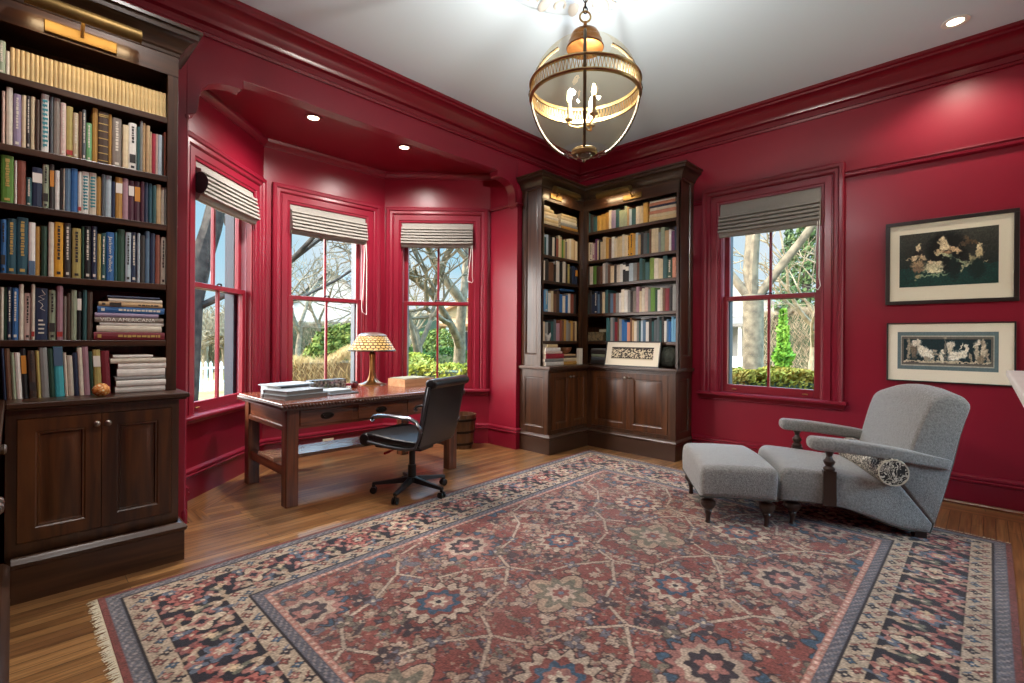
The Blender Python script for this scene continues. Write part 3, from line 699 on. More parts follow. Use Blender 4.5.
def ordn(i):
    if i < 20: return ORD[i]
    t, u = divmod(i+1, 10); T = {2: 'twent', 3: 'thirt', 4: 'fort'}[t]
    return T+'ieth' if u == 0 else T+('y-')+ORD[u-1]
CN = dict(ice='pale blue', umber='dark brown', taupe='grey-brown', blush='pale pink', petrol='dark teal', sage='grey-green', charcoal='near-black', steel='steel blue', ochre='ochre yellow', bamboo='tan', sand='sand-coloured')
def size_word(h, w): return 'thick' if w > .034 else 'slim' if w < .0135 else 'tall' if h > .268 else 'short' if h < .2 else 'medium-height'
LB = {
'B':('second', 2.10, '-41 12 252 pink t;-26 22 278 ivory -;-2 27 255 lavender t;26 16 258 cream -;43 13 259 charcoal t;57 16 264 cream -;74 15 251 umber -;94 28 290 white T;126 11 284 slate -;138 25 285 taupe -;164 21 269 blush t;186 25 262 olive r;212 20 235 cream t;233 12 245 brown -;246 15 261 slate t;262 22 200 mint t;286 22 286 ochre -;309 42 276 umber b;352 13 275 ochre -;367 39 264 taupe t;411 25 238 cream -;437 34 258 white s;472 12 244 teal -;485 12 281 grey t;498 13 275 tan -;512 17 263 tan -;530 8 234 cream -;539 17 227 crimson -;557 10 232 blush -;569 17 231 ice -;587 7 223 charcoal -;595 8 252 russet -'),
'C':('third', 1.825, '-41 42 225 green g;3 9 209 white -;13 29 214 russet -;43 20 139 teal t;64 36 194 navy w;101 22 217 sage s;126 17 223 charcoal o;145 18 198 white -;164 10 212 charcoal -;175 6 214 ivory -;182 21 218 steel -;204 26 224 blue -;231 14 214 white r;246 27 219 white T;274 30 221 ivory T;305 19 207 ochre -;325 15 222 slate -;341 24 222 ice -;366 15 195 navy -;382 29 222 ochre w;412 24 223 mauve -;437 25 218 plum w;463 25 219 plum o;489 17 224 plum -;507 17 223 navy -;525 17 221 petrol -;543 17 214 teal -;561 22 225 tan -;584 13 212 ivory -;598 8 216 grey -'),
'D':('fourth', 1.49, '-41 19 255 blue s;-21 33 265 petrol g;13 39 276 petrol g;53 24 258 white k;78 16 242 ochre -;98 20 246 forest -;123 20 270 ivory -;145 32 275 yellow d;181 25 276 charcoal t;211 34 256 olive d;246 11 270 forest -;258 26 274 black t;286 22 278 navy t;309 15 240 olive -;325 19 248 teal t;345 32 257 blue J;378 12 261 teal -;391 33 281 forest -;425 24 269 ice d;450 25 274 navy t;476 12 271 ice -;489 22 263 charcoal -;512 21 289 steel -;534 22 280 navy -;557 22 275 russet -;583 22 267 ivory d'),
'E':('fifth', 1.175, '-41 12 249 ivory -;-27 9 250 forest -;-17 15 251 navy t;-1 21 248 blue t;22 16 269 ivory -;40 23 227 blush d;64 13 272 ivory r;78 45 255 navy L;126 26 248 sage s;155 23 271 mauve r;180 12 222 taupe -;193 14 238 umber -;208 22 254 sage -;231 18 246 black w;253 16 258 teal -;270 22 249 umber -'),
'F':('sixth', .892, '-41 10 242 navy -;-30 18 242 brown -;-11 13 222 sage -;3 19 222 white -;23 19 241 black o;46 26 231 umber s;74 13 231 olive -;88 28 245 grey -;117 20 240 forest -;138 34 249 turquoise k;173 12 219 ivory -;186 21 204 ivory -;208 18 219 navy -;227 18 244 ivory -;246 23 249 mauve -;270 14 223 forest -;286 30 233 olive w;318 34 227 maroon -')}
def frL(y, z, x=-3.335): return frame((x, y, z), (0, 1), (-1, 0))
for k, (rown, zs, s) in LB.items():
    for i, it in enumerate(s.split(';')):
        y, w, h, c, st = it.split(); y, w, h = int(y)/1000, int(w)/1000, int(h)/1000
        if y < -.06: continue
        lab = '%s %s book, %s from the left, %s row down in the left bookcase' % (size_word(h, w), CN.get(c, c), ordn(i), rown)
        x = -3.335-.012*random.random()
        book(frL(y+(.014 if k == 'F' else 0), zs+.0005, x if k != 'F' else -3.31), w, min(.29, .13+.32*h), h, c, st, lab, 'books standing on the %s row of the left bookcase' % rown, lean=2.6 if k == 'F' else 0)
# top row: two odd books then the matching tan set
book(frL(-.055, 2.4305), .026, .16, .155, 'sage', 't', 'mottled grey-green book, leftmost in the top row of the left bookcase', 'books on the top row of the left bookcase')
book(frL(-.0285, 2.4305), .013, .15, .115, 'ivory', '-', 'slim ivory book just left of the matching tan set, top row', 'books on the top row of the left bookcase')
n = 37
for i in range(n):
    w = .0162; book(frL(-.0135+i*.01665, 2.4305, -3.335), w, .10, .137+.002*random.random(), 'bamboo', '-', 'tan volume of the matching set, %s from its left end, top row of left bookcase' % ordn(i), 'matching tan volumes on the top row of the left bookcase')
# stack of lying books, fifth row
y = 0
for (y0, y1, t, c, st, lab, z) in [
    (.295, .600, .042, 'maroon', 'g', 'wide red book at the bottom of the lying stack, fifth row of left bookcase', 0),
    (.307, .586, .033, 'ivory', '-', 'thick cream book lying on the red book, left bookcase', 0),
    (.319, .597, .018, 'white', '-', 'thin white book lying under the grey book with white capitals', 0),
    (.299, .594, .026, 'taupe', 'V', 'grey-brown lying book with bold white capitals along its spine', 0),
    (.299, .571, .022, 'lavender', '-', 'pale lavender book lying on the one with bold white capitals', 0),
    (.310, .599, .034, 'blue', 't', 'blue book with white lettering, third from the top of the lying stack', 0),
    (.314, .589, .024, 'tan', 's', 'colourful tan book lying above the blue one, left bookcase', 0),
    (.354, .589, .020, 'ivory', '-', 'slim cream book near the top of the lying stack, left bookcase', 0),
    (.350, .577, .014, 'navy', '-', 'thin navy book on the very top of the lying stack', 0)]:
    book(frL(y0, 1.1755+y, -3.32-.01*random.random()), t, .24, y1-y0, c, st, lab, 'books lying in a stack on the fifth row of the left bookcase', lying=True); y += t+.0005
y = 0
for i, (y0, y1, t, c) in enumerate([(.382, .602, .033, 'white'), (.386, .604, .032, 'white'), (.382, .601, .020, 'grey'), (.390, .601, .040, 'white'), (.394, .605, .031, 'white'), (.362, .604, .026, 'ivory'), (.372, .545, .018, 'white')]):
    pos = ['lowest', 'second from the bottom', 'third from the bottom, with a dark edge,', 'thickest, in the middle', 'third from the top', 'second from the top and widest', 'smallest, topmost'][i]
    book(frL(y0, .8925+y, -3.30-.012*random.random()), t, .26, y1-y0, c, '-', 'white book %s of the left bookcase counter stack' % pos, 'white books stacked on the left bookcase counter', lying=True); y += t+.0004
# geode
mb = MB(); mb.ball((-3.2, .315, .924), (.034, .036, .033), 22, 14); rr = random.Random(3)
mb.v = [tuple(c+(p-c)*(1+.16*(rr.random()-.5)) for p, c in zip(q, (-3.2, .315, .926))) for q in mb.v]
tag(mb.obj('geode', voro_mat('geode_crust', [(0, 'f3e3c0'), (.25, 'e3a256'), (.45, 'c9772f'), (.7, 'f0cf96')], 55, .5), angle=20, org=(-3.2, .315, .892)), 'small orange and cream geode on the counter of the left bookcase', 'geode')

# corner bookcase rows
def frW(y, z): return frame((-3.398, y, z), (0, 1), (-1, 0))
def frR(x, z): return frame((x, 4.655, z), (1, 0), (0, 1))
SMALL = []
def corner_row(fn, start, end, z, maxh, cols, side, rown, sd, mass=False):
    rg = random.Random(sd); cols = cols.split(); ws = [(.7+.6*rg.random())*(1.35 if c.endswith('+') else .75 if c.endswith('!') else 1) for c in cols]
    sc = (end-start)/sum(ws); p = start
    for i, (c, w) in enumerate(zip(cols, ws)):
        w *= sc; c = c.rstrip('+!'); st = '-'
        if '/' in c: c, st = c.split('/')
        h = maxh*(.74+.22*rg.random()); d = .17+.05*rg.random()
        b_ = book(fn(p, z+.0005), w-.0008, d, h, c, st, '%s %s book, %s from the left, %s row of the corner bookcase\'s %s side' % (size_word(h, w), CN.get(c, c), ordn(i), rown, side), 'books on the %s row, %s side of the corner bookcase' % (rown, side)); p += w
        if mass: SMALL.append(b_)
corner_row(frR, -3.335, -2.565, 2.43, .225, 'teal charcoal teal gold+ gold+ ochre ivory lavender+ teal sage+ sage tan! ice teal ivory cream+ gold', 'window', 'top', 11)
corner_row(frR, -3.335, -2.24, 2.10, .265, 'cream ivory/d mauve/t purple cream! charcoal! cream cream gold brown white cream/t sand sand ivory cream yellow/d yellow/d gold ice! tan charcoal slate teal brown cream cream grey sage tan white purple navy', 'window', 'second', 12)
corner_row(frR, -3.335, -2.24, 1.825, .245, 'charcoal ivory green umber brown white/t grey brown cream charcoal ivory white black/w black/w ice grey brown teal forest teal lime ivory cream teal forest/t salmon', 'window', 'third', 13)
corner_row(frR, -3.335, -2.24, 1.49, .285, 'forest charcoal navy navy/t steel charcoal cream teal charcoal steel russet grey white ivory+ white grey charcoal taupe mauve cream ivory blush grey green+ forest white ivory brown maroon black grey', 'window', 'fourth', 14)
corner_row(frR, -3.07, -2.24, 1.175, .275, 'teal teal grey slate maroon brown grey blue blue salmon brown tan ivory grey teal ice steel white charcoal teal slate slate teal charcoal white steel blue sky sky', 'window', 'fifth', 15, True)
corner_row(frW, 3.935, 4.56, 2.10, .25, 'cream teal ice charcoal black ivory black russet cream sand green olive taupe cream ivory sand tan cream', 'bay', 'second', 16, True)
corner_row(frW, 3.935, 4.56, 1.825, .245, 'ivory charcoal brown+ charcoal white black ivory charcoal olive black navy navy/o', 'bay', 'third', 17, True)
corner_row(frW, 3.935, 4.54, 1.49, .255, 'blue sky/t white cream brown umber blue ivory blue white russet charcoal', 'bay', 'fourth', 18, True)
corner_row(frW, 3.935, 4.56, 1.175, .255, 'cream grey charcoal teal slate mauve russet brown ochre grey taupe ochre brown tan', 'bay', 'fifth', 19, True)
def merge_small():
    "the smallest books in view become one uncounted mass; each keeps its colour as a vertex colour"
    v, f, mi, cols = [], [], [], []; mats = [vcol_mat('small_book_cloth', .6, spec=.4), PAPER]+[ACC[k] for k in sorted(ACC)]
    for b in SMALL:
        o = len(v); L = b.location; v += [(q.co.x+L.x, q.co.y+L.y, q.co.z+L.z) for q in b.data.vertices]; cols += [tuple(b.color)]*len(b.data.vertices)
        for p in b.data.polygons:
            f.append(tuple(i+o for i in p.vertices)); m_ = b.data.materials[p.material_index]; mi.append(0 if m_ is COVER else mats.index(m_))
    for b in SMALL: me = b.data; bpy.data.objects.remove(b); bpy.data.meshes.remove(me)
    mb = MB(); mb.v, mb.f, mb.m = v, f, mi; ob = mb.obj('books', mats, angle=0, fix=False)
    a = ob.data.color_attributes.new('Col', 'FLOAT_COLOR', 'POINT'); a.data.foreach_set('color', [c for q in cols for c in q])
    tag(ob, 'small mixed books filling the bay side and the fifth window-side row of the corner bookcase', 'books', None, 'stuff')
merge_small()
def stack(fr0, z, items, lab, grp, d=.2):
    zz = 0
    for i, (a, l, t, c, lb) in enumerate(items):
        book((lambda a_, b_, z_, a=a, zz=zz: fr0(a+a_, b_, z+zz+z_)), t, d, l, c, '-', lb+' '+lab, grp, lying=True); zz += t+.0005
frT = frame((0, 4.655, 0), (1, 0), (0, 1)); frU = frame((-3.398, 0, 0), (0, 1), (-1, 0))
pos5 = ['lowest', 'second from the bottom', 'middle', 'second from the top', 'topmost']
stack(frT, 2.4305, [(-2.55, .30, .040, 'sand', 'lowest sand-coloured book'), (-2.545, .29, .032, 'cream', 'cream book above the lowest'), (-2.55, .30, .034, 'salmon', 'salmon-red book'), (-2.54, .285, .03, 'ivory', 'ivory book under the navy one'), (-2.545, .295, .022, 'navy', 'navy book'), (-2.55, .29, .03, 'salmon', 'russet book under the top one'), (-2.54, .28, .018, 'white', 'topmost white book')], 'in the pile atop the corner bookcase\'s window side', 'books lying on the top row of the corner bookcase, window side')
stack(frU, 2.4305, [(3.935, .27, .03, 'cream', 'lowest cream book'), (3.935, .265, .035, 'sand', 'second cream book'), (3.94, .26, .03, 'ivory', 'middle ivory book'), (3.935, .24, .036, 'cream', 'fourth cream book'), (3.935, .19, .034, 'sand', 'fifth, sand-coloured book'), (3.935, .12, .03, 'ivory', 'small topmost book')], 'in the left pile, top row of corner bookcase, bay side', 'books lying in the left pile of the corner bookcase, bay side')
stack(frU, 2.4305, [(4.255, .30, .03, 'ochre', 'lowest ochre book'), (4.25, .30, .032, 'grey', 'grey book'), (4.245, .29, .034, 'ivory', 'ivory book'), (4.25, .285, .036, 'cream', 'topmost but one cream book'), (4.26, .27, .03, 'sand', 'topmost sand book')], 'in the right pile, top row of corner bookcase, bay side', 'books lying in the right pile of the corner bookcase, bay side')
fC = frame((-3.33, 0, 0), (0, 1), (-1, 0))
stack(fC, .909, [(3.925, .30, .042, 'white', 'lowest white book'), (3.915, .31, .034, 'grey', 'pale grey book'), (3.93, .30, .050, 'crimson', 'thick red book'), (3.92, .28, .026, 'blush', 'pale pink book'), (3.92, .25, .040, 'white', 'white book'), (3.95, .17, .034, 'sand', 'small tan book')], 'in the counter stack nearest the bay, corner bookcase', 'books stacked on the corner bookcase counter', d=.24)
fD = frame((-3.36, 0, 0), (0, 1), (-1, 0))
stack(fD, .909, [(4.26, .26, .036, 'ochre', 'lowest ochre book'), (4.26, .25, .038, 'cream', 'cream book'), (4.26, .24, .022, 'umber', 'dark thin book'), (4.265, .22, .02, 'tan', 'tan topmost book')], 'in the low stack right of the red book, corner bookcase', 'low stack on the corner bookcase counter', d=.2)
fE = frame((0, 4.69, 0), (1, 0), (0, 1))
stack(fE, .909, [(-3.30, .22, .05, 'charcoal', 'lowest near-black book'), (-3.29, .20, .035, 'slate', 'slate book'), (-3.29, .21, .03, 'sage', 'grey-green book'), (-3.30, .2, .045, 'charcoal', 'thick dark book'), (-3.29, .2, .02, 'grey', 'thin grey topmost book')], 'in the dark pile behind the framed frieze, corner bookcase', 'dark books behind the framed frieze')
# blue book lying on top of the fourth bay-side row
book((lambda a, b, z: frU(4.26+a, b+.02, 1.49+.251+z)), .02, .16, .26, 'blue', '-', 'blue book lying across the fourth-row books, bay side of corner bookcase', 'books on the fourth row, bay side of the corner bookcase', lying=True)

# ornaments in the corner bookcase
WOODB = mat('turned_bowl_wood', '7a4e33', .45, var=.2)
mb = MB(); mb.lathe([(0, 0), (.03, 0), (.034, .012), (.055, .03), (.066, .055), (.068, .075), (.062, .075), (.058, .05), (.03, .02), (0, .016)], (-3.44, 4.40, 1.0265), 24)
tag(mb.obj('bowl', WOODB), 'small brown pottery bowl on the low book stack in the corner bookcase', 'bowl')
mb = MB(); mb.box(-3.362, -3.322, 4.50, 4.565, .909, 1.092)
tag(mb.obj('bookend', mat('cream_block', 'e4dccb', .6, bump=.1), bevel=.004), 'upright cream block standing at the inner corner of the bookcase counter', 'bookend')
rt = thing('keepsake_box', 'olive decorated box on the fifth row at the inner corner of the bookcase', 'box', (-3.2, 4.75, 1.1755))
OL = voro_mat('mottled_olive', [(0, '5e5540'), (.45, '7a6c4d'), (.6, '4a4536')], 30, .6, 'NOISE')
MB().box(-3.32, -3.12, 4.66, 4.80, 1.1757, 1.262).obj('body', OL, rt, bevel=.006); MB().box(-3.324, -3.116, 4.656, 4.804, 1.262, 1.278).obj('lid', OL, rt, bevel=.004)
mb = MB(); mb.box(-3.19, -3.085, 4.70, 4.83, 1.279, 1.309); tag(mb.obj('small_box', mat('pale_box', 'a8a48e', .6), bevel=.003), 'small pale box lying on the olive box in the corner bookcase', 'box')
# wire ornament
mb = MB(); WH = mat('white_enamel', 'e8e6e0', .4); c0 = Vector((-3.39, 4.03, 1.1755))
for k in range(5):
    a = k*2*PI/5; mb.tube([c0+Vector((.0, .022*math.cos(a+t), .045+.03*math.sin(t*2+a)+.012*math.cos(a))) + Vector((.012*math.sin(t+a), .018*math.sin(t), 0)) for t in [q*2*PI/14 for q in range(14)]], .0035, 6, closed=True)
mb.tube([c0+Vector((0, -.02, .0035)), c0+Vector((.01, 0, .0035)), c0+Vector((0, .02, .0035))], .0035, 6); mb.tube([c0+Vector((.004, 0, .003)), c0+Vector((0, 0, .05))], .003, 6)
tag(mb.obj('wire_ornament', WH, org=tuple(c0)), 'little white looped wire ornament in front of the fifth-row books, bay side', 'ornament')
# leaning framed frieze
rt = thing('framed_frieze', 'small framed frieze print leaning on the counter of the corner bookcase', 'picture', (-2.78, 4.6, .908))
lean = .05; PF = lambda u, v, n: (-3.03+u, 4.575+v*.20-n, .9085+v*.98)
PW, PH = .655, .275
def ring(mb, fn, w, h, t, d0, d1):
    for (u0, u1, v0, v1) in ((0, w, 0, t), (0, w, h-t, h), (0, t, t, h-t), (w-t, w, t, h-t)):
        mb.add([fn(u, v, n) for n in (d0, d1) for u, v in ((u0, v0), (u1, v0), (u1, v1), (u0, v1))], [(3,2,1,0),(4,5,6,7),(0,1,5,4),(1,2,6,5),(2,3,7,6),(3,0,4,7)])
BLK = mat('black_frame', '15120f', .35)
mb = MB(); ring(mb, PF, PW, PH, .012, 0, .022); mb.obj('frame', BLK, rt, angle=0, bevel=.002)
MATB = mat('mat_board', 'e2d9c5', .9)
mb = MB(); mb.add([PF(u, v, n) for n in (.002, .012) for u, v in ((.01, .01), (PW-.01, .01), (PW-.01, PH-.01), (.01, PH-.01))], [(3,2,1,0),(4,5,6,7),(0,1,5,4),(1,2,6,5),(2,3,7,6),(3,0,4,7)]); mb.obj('mat_board', MATB, rt, angle=0)
PRINT = vcol_mat('print_ink', .6, spec=.3)
def blur(a, k):
    for _ in range(k): a = (np.roll(a, 1, 0)+np.roll(a, -1, 0)+np.roll(a, 1, 1)+np.roll(a, -1, 1)+a)/5
    return a
nx, ny = 120, 40; base_ = RNG.random((ny, nx)); nn = blur(base_, 2); nn = (nn-nn.min())/(nn.max()-nn.min())
yy, xx = np.mgrid[0:ny, 0:nx]
im = np.where((nn > .5)[..., None], s2l((205, 190, 160)), s2l((40, 34, 30))); im[yy < 6] = s2l((200, 188, 160)); im[(yy >= 4) & (yy < 6)] = s2l((40, 34, 30)); im[yy > 34] = s2l((50, 42, 36))
colour_grid('print', .50, .135, nx, ny, im, lambda u, v: (-3.03+.078+u, 4.575+(.075+v)*.2-.0135, .9085+(.075+v)*.98), PRINT, rt)
# twig ball
mb = MB(); rg = random.Random(5); c0 = Vector((-2.345, 4.735, .908+.115))
for k in range(70):
    n = Vector((rg.gauss(0, 1), rg.gauss(0, 1), rg.gauss(0, 1))).normalized(); a = n.orthogonal().normalized(); b = n.cross(a); rr_ = .106+.008*rg.random(); s0 = rg.random()*6
    mb.tube([c0+(a*math.cos(t)+b*math.sin(t))*rr_*(1+.02*rg.random()) for t in [s0+q*2*PI/12*.6 for q in range(9)]], .0035, 5)
mb.ball(tuple(c0), .098, 16, 10)
tag(mb.obj('twig_ball', mat('grey_green_twig', '4c5148', .9, var=.3, vscale=20), org=(c0.x, c0.y, .908)), 'dark grey-green twig ball at the right end of the corner bookcase counter', 'ornament')
# dark thing on the side cabinet
rt = thing('framed_photograph', 'dark small frame lying on the side cabinet at the left edge', 'picture frame', (-2.95, -.13, .892))
MB().box(-3.07, -2.83, -.22, -.04, .8925, .91).obj('backing', BLK, rt, bevel=.003)
mb = MB(); mb.box(-3.05, -2.85, -.20, -.06, .9102, .912); mb.obj('picture', mat('dim_photo', '4b4640', .3), rt, angle=0)
# ------------------------------------------------------------------ desk
DT = .735
def desk():
    rt = thing('writing_desk', 'long mahogany library table with carved edge and plank stretcher in the bay', 'desk', (-3.93, 2.1, 0))
    x0, x1, y0, y1 = -4.39, -3.455, 1.285, 2.935
    MB().box(x0+.012, x1-.012, y0+.012, y1-.012, DT-.03, DT).obj('tabletop', wood('desk_top_wood', '4a2416', '8a4c30', 'y', rough=.16, coat=.7), rt, angle=0, bevel=.006)
    mb = MB(); r = .0115; s = .0245                              # carved lobed edge
    mb.box(x0+.004, x1-.004, y0+.004, y1-.004, DT-.048, DT-.0305)
    def lobes(p, q):
        p, q = Vector(p), Vector(q); n = int((q-p).length/s)
        for k in range(n+1): mb.ball(tuple(p.lerp(q, (k+.5)/(n+1))), (r, r, .0155), 8, 5)
    z = DT-.028
    lobes((x1-.010, y0, z), (x1-.010, y1, z)); lobes((x0+.010, y0, z), (x0+.010, y1, z)); lobes((x0, y0+.010, z), (x1, y0+.010, z)); lobes((x0, y1-.010, z), (x1, y1-.010, z))
    mb.obj('carved_edge', mat('carved_mahogany', '3a1d12', .35, coat=.3), rt)
    L = .088; xs = (-4.36, -3.492-L); ys = (1.335, 2.862-L)
    for x in xs:
        for y in ys: MB().box(x, x+L, y, y+L, 0, DT-.049).obj('leg', DESKV, rt, angle=0, bevel=.006)
    ya, yb = ys[0]+L, ys[1]
    za, zb_ = DT-.19, DT-.049
    MB().box(-3.52, -3.50, ya-.002, yb+.002, za, zb_).obj('front_apron', DESKY, rt, angle=0)
    MB().box(-4.345, -4.325, ya-.002, yb+.002, za, zb_).obj('back_apron', DESKY, rt, angle=0)
    for y in (ys[0]+.015, ys[1]+L-.035):
        mb = MB(); mb.box(xs[0]+L-.002, xs[1]+.002, y, y+.02, za, zb_); mb.box(xs[0]+L-.002, xs[1]+.002, y-.012, y+.03, za-.012, za+.022); mb.obj('end_apron', DESKX, rt, angle=0, bevel=.003)
    wd = .40
    for k in range(3):
        a = 1.631-.2+k*.449
        d = MB().box(-3.502, -3.492, a, a+wd, za+.02, zb_-.01).obj('drawer', DESKY, rt, angle=0, bevel=.003)
        yc = a+wd/2; zc = (za+zb_)/2+.005
        mb = MB(); mb.lathe([(0, 0), (.028, 0), (.026, .004), (0, .005)], (0, 0, 0), 16); n0 = len(mb.v)
        mb.xf(lambda x, y, z: (-3.492+z, yc+x*1.9, zc+y*.9))
        mb.tube([(-3.486, yc+.036*math.cos(t), zc+.004-.02*math.sin(t)) for t in [PI*q/10 for q in range(11)]], .005, 6)
        for sx in (-1, 1): mb.ball((-3.486, yc+sx*.036, zc+.004), .008, 8, 6)
        mb.obj('drawer_pull', BRONZE, d)
    for y in ys: MB().box(xs[0]+L-.002, xs[1]+.002, y+.02, y+L-.02, .205, .275).obj('end_stretcher', DESKX, rt, angle=0, bevel=.004)
    MB().box(-4.08, -3.76, ys[0]+.012, ys[1]+L-.012, .2755, .303).obj('foot_board', wood('foot_board_wood', '85604a', 'b08a6c', 'y', rough=.25, coat=.6), rt, angle=0, bevel=.004)  # base colour lifted to stand in for gloss reflection on the plank
desk()
# things on the desk
D = DT+.0005
def slab(mb, cx, cy, lx, ly, rot, z0, z1, mi=0):
    c, s = math.cos(rot), math.sin(rot); P = [(-lx, -ly), (lx, -ly), (lx, ly), (-lx, ly)]
    return mb.prism([(cx+a*c-b*s, cy+a*s+b*c) for a, b in P], z0, z1, 'z', mi)
GREYB = mat('blue_grey_cloth', '62686c', .6); PALEB = mat('pale_blue_board', '87949c', .55)
rt = thing('file_box', 'pale blue-grey open file box at the left back of the desk', 'file box', (-4.12, 1.58, D))
cx, cy, a = -4.10, 1.56, R(8)
mb = MB(); slab(mb, cx, cy, .155, .125, a, D, D+.008); slab(mb, cx-.0, cy, .155, .125, a, D+.068, D+.076); 
c_, s_ = math.cos(a), math.sin(a)
for dx, dy, lx, ly in ((-.151, 0, .004, .125), (0, -.121, .155, .004), (0, .121, .155, .004)): slab(mb, cx+dx*c_-dy*s_, cy+dx*s_+dy*c_, lx, ly, a, D+.008, D+.068)
mb.obj('case', PALEB, rt, angle=0)
mb = MB(); slab(mb, cx+.01, cy, .13, .112, a, D+.0085, D+.055); mb.obj('papers', mat('grey_papers', '6b6f70', .8), rt, angle=0)
tag(slab(MB(), -4.06, 1.56, .13, .17, R(14), D+.0768, D+.086).obj('folder', PALEB, bevel=.002), 'pale blue folder lying on top of the open file box', 'folder')
def desk_book(cx, cy, lx, ly, rot, z, t, col, label):
    rt = thing('book', label, 'book', (cx, cy, z), 'grey books on the desk')
    mb = MB(); slab(mb, cx, cy, lx, ly, rot, z, z+.003); slab(mb, cx, cy, lx, ly, rot, z+t-.003, z+t)
    c, s = math.cos(rot), math.sin(rot); slab(mb, cx-(lx-.0015)*c, cy-(lx-.0015)*s, .0015, ly, rot, z+.003, z+t-.003); mb.obj('cover', col, rt, angle=0)
    mb = MB(); slab(mb, cx+.001*c, cy+.001*s, lx-.005, ly-.005, rot, z+.003, z+t-.003); mb.obj('pages', PAPER if t > .03 else mat('grey_edges', '6d6c68', .8), rt, angle=0)
desk_book(-3.83, 1.535, .145, .185, R(12), D, .030, GREYB, 'large grey book lying at the left front corner of the desk, under another')
desk_book(-3.85, 1.53, .14, .165, R(15), D+.0305, .030, mat('silver_grey_cloth', '767c80', .6), 'grey book lying on the large grey book at the left front of the desk')
# photo block
rt = thing('photo_box', 'low box covered in small photographs, standing on the desk before the middle window', 'box', (-4.17, 1.95, D))
cx, cy, a = -4.19, 1.945, R(4)
slab(MB(), cx, cy, .045, .165, a, D, D+.088).obj('body', mat('slate_board', '4d5557', .6), rt, angle=0)
nx, ny = 64, 20; tile = RNG.random((5, 16, 3)); tile = np.repeat(np.repeat(tile, 4, 0), 4, 1)[:ny, :nx]; g = tile.mean(2, keepdims=True)
im = s2l((60+150*g+25*(tile-.5)).clip(20, 235)); hl = blur(RNG.random((ny, nx)), 1)[..., None]; im = im*(.15+2.2*np.clip(hl-.25, 0, 1))*np.array((.95, 1, .9))
c_, s_ = math.cos(a), math.sin(a)
colour_grid('photo_front', .32, .08, nx, ny, im, lambda u, v: (cx+.0455*c_-(u-.16)*s_, cy+.0455*s_+(u-.16)*c_, D+.004+v), PRINT, rt)
nt_ = np.repeat(np.repeat(RNG.random((5, 3, 1)), 4, 0), 4, 1)
colour_grid('photo_end', .08, .08, 12, 20, s2l(np.repeat(60+150*nt_, 3, 2)), lambda u, v: (cx+(u-.04)*c_+.1655*s_, cy+(u-.04)*s_-.1655*c_, D+.004+v), PRINT, rt)
# red tin
rt = thing('candle_jar', 'small dark red jar on the desk between photo box and lamp', 'jar', (-4.17, 2.20, D))
MB().lathe([(0, 0), (.028, 0), (.031, .004), (.031, .04), (.026, .046), (0, .046)], (-4.17, 2.20, D), 18).obj('body', mat('dark_red_glass', '5a1a1e', .2), rt)
MB().lathe([(0, .0462), (.024, .0462), (.026, .05), (.024, .058), (0, .06)], (-4.17, 2.20, D), 18).obj('lid', mat('dark_lid', '2a1a1a', .4), rt)
# notepads
tag(slab(MB(), -3.86, 1.875, .125, .135, R(9), D, D+.009).obj('portfolio', mat('dark_portfolio', '2c2f31', .5), bevel=.003), 'dark closed portfolio lying on the desk under the white notepad', 'portfolio')
rt = thing('notepad', 'white notepad lying on the dark portfolio in front of the photo box', 'notepad', (-3.90, 1.865, D+.0095))
slab(MB(), -3.90, 1.87, .10, .11, R(13), D+.0095, D+.026).obj('pages', mat('notepad_paper', '9a9fa1', .7), rt, angle=0); slab(MB(), -3.90, 1.87, .101, .111, R(13), D+.0262, D+.029).obj('cover', mat('notepad_cover', '868d90', .5), rt, angle=0)
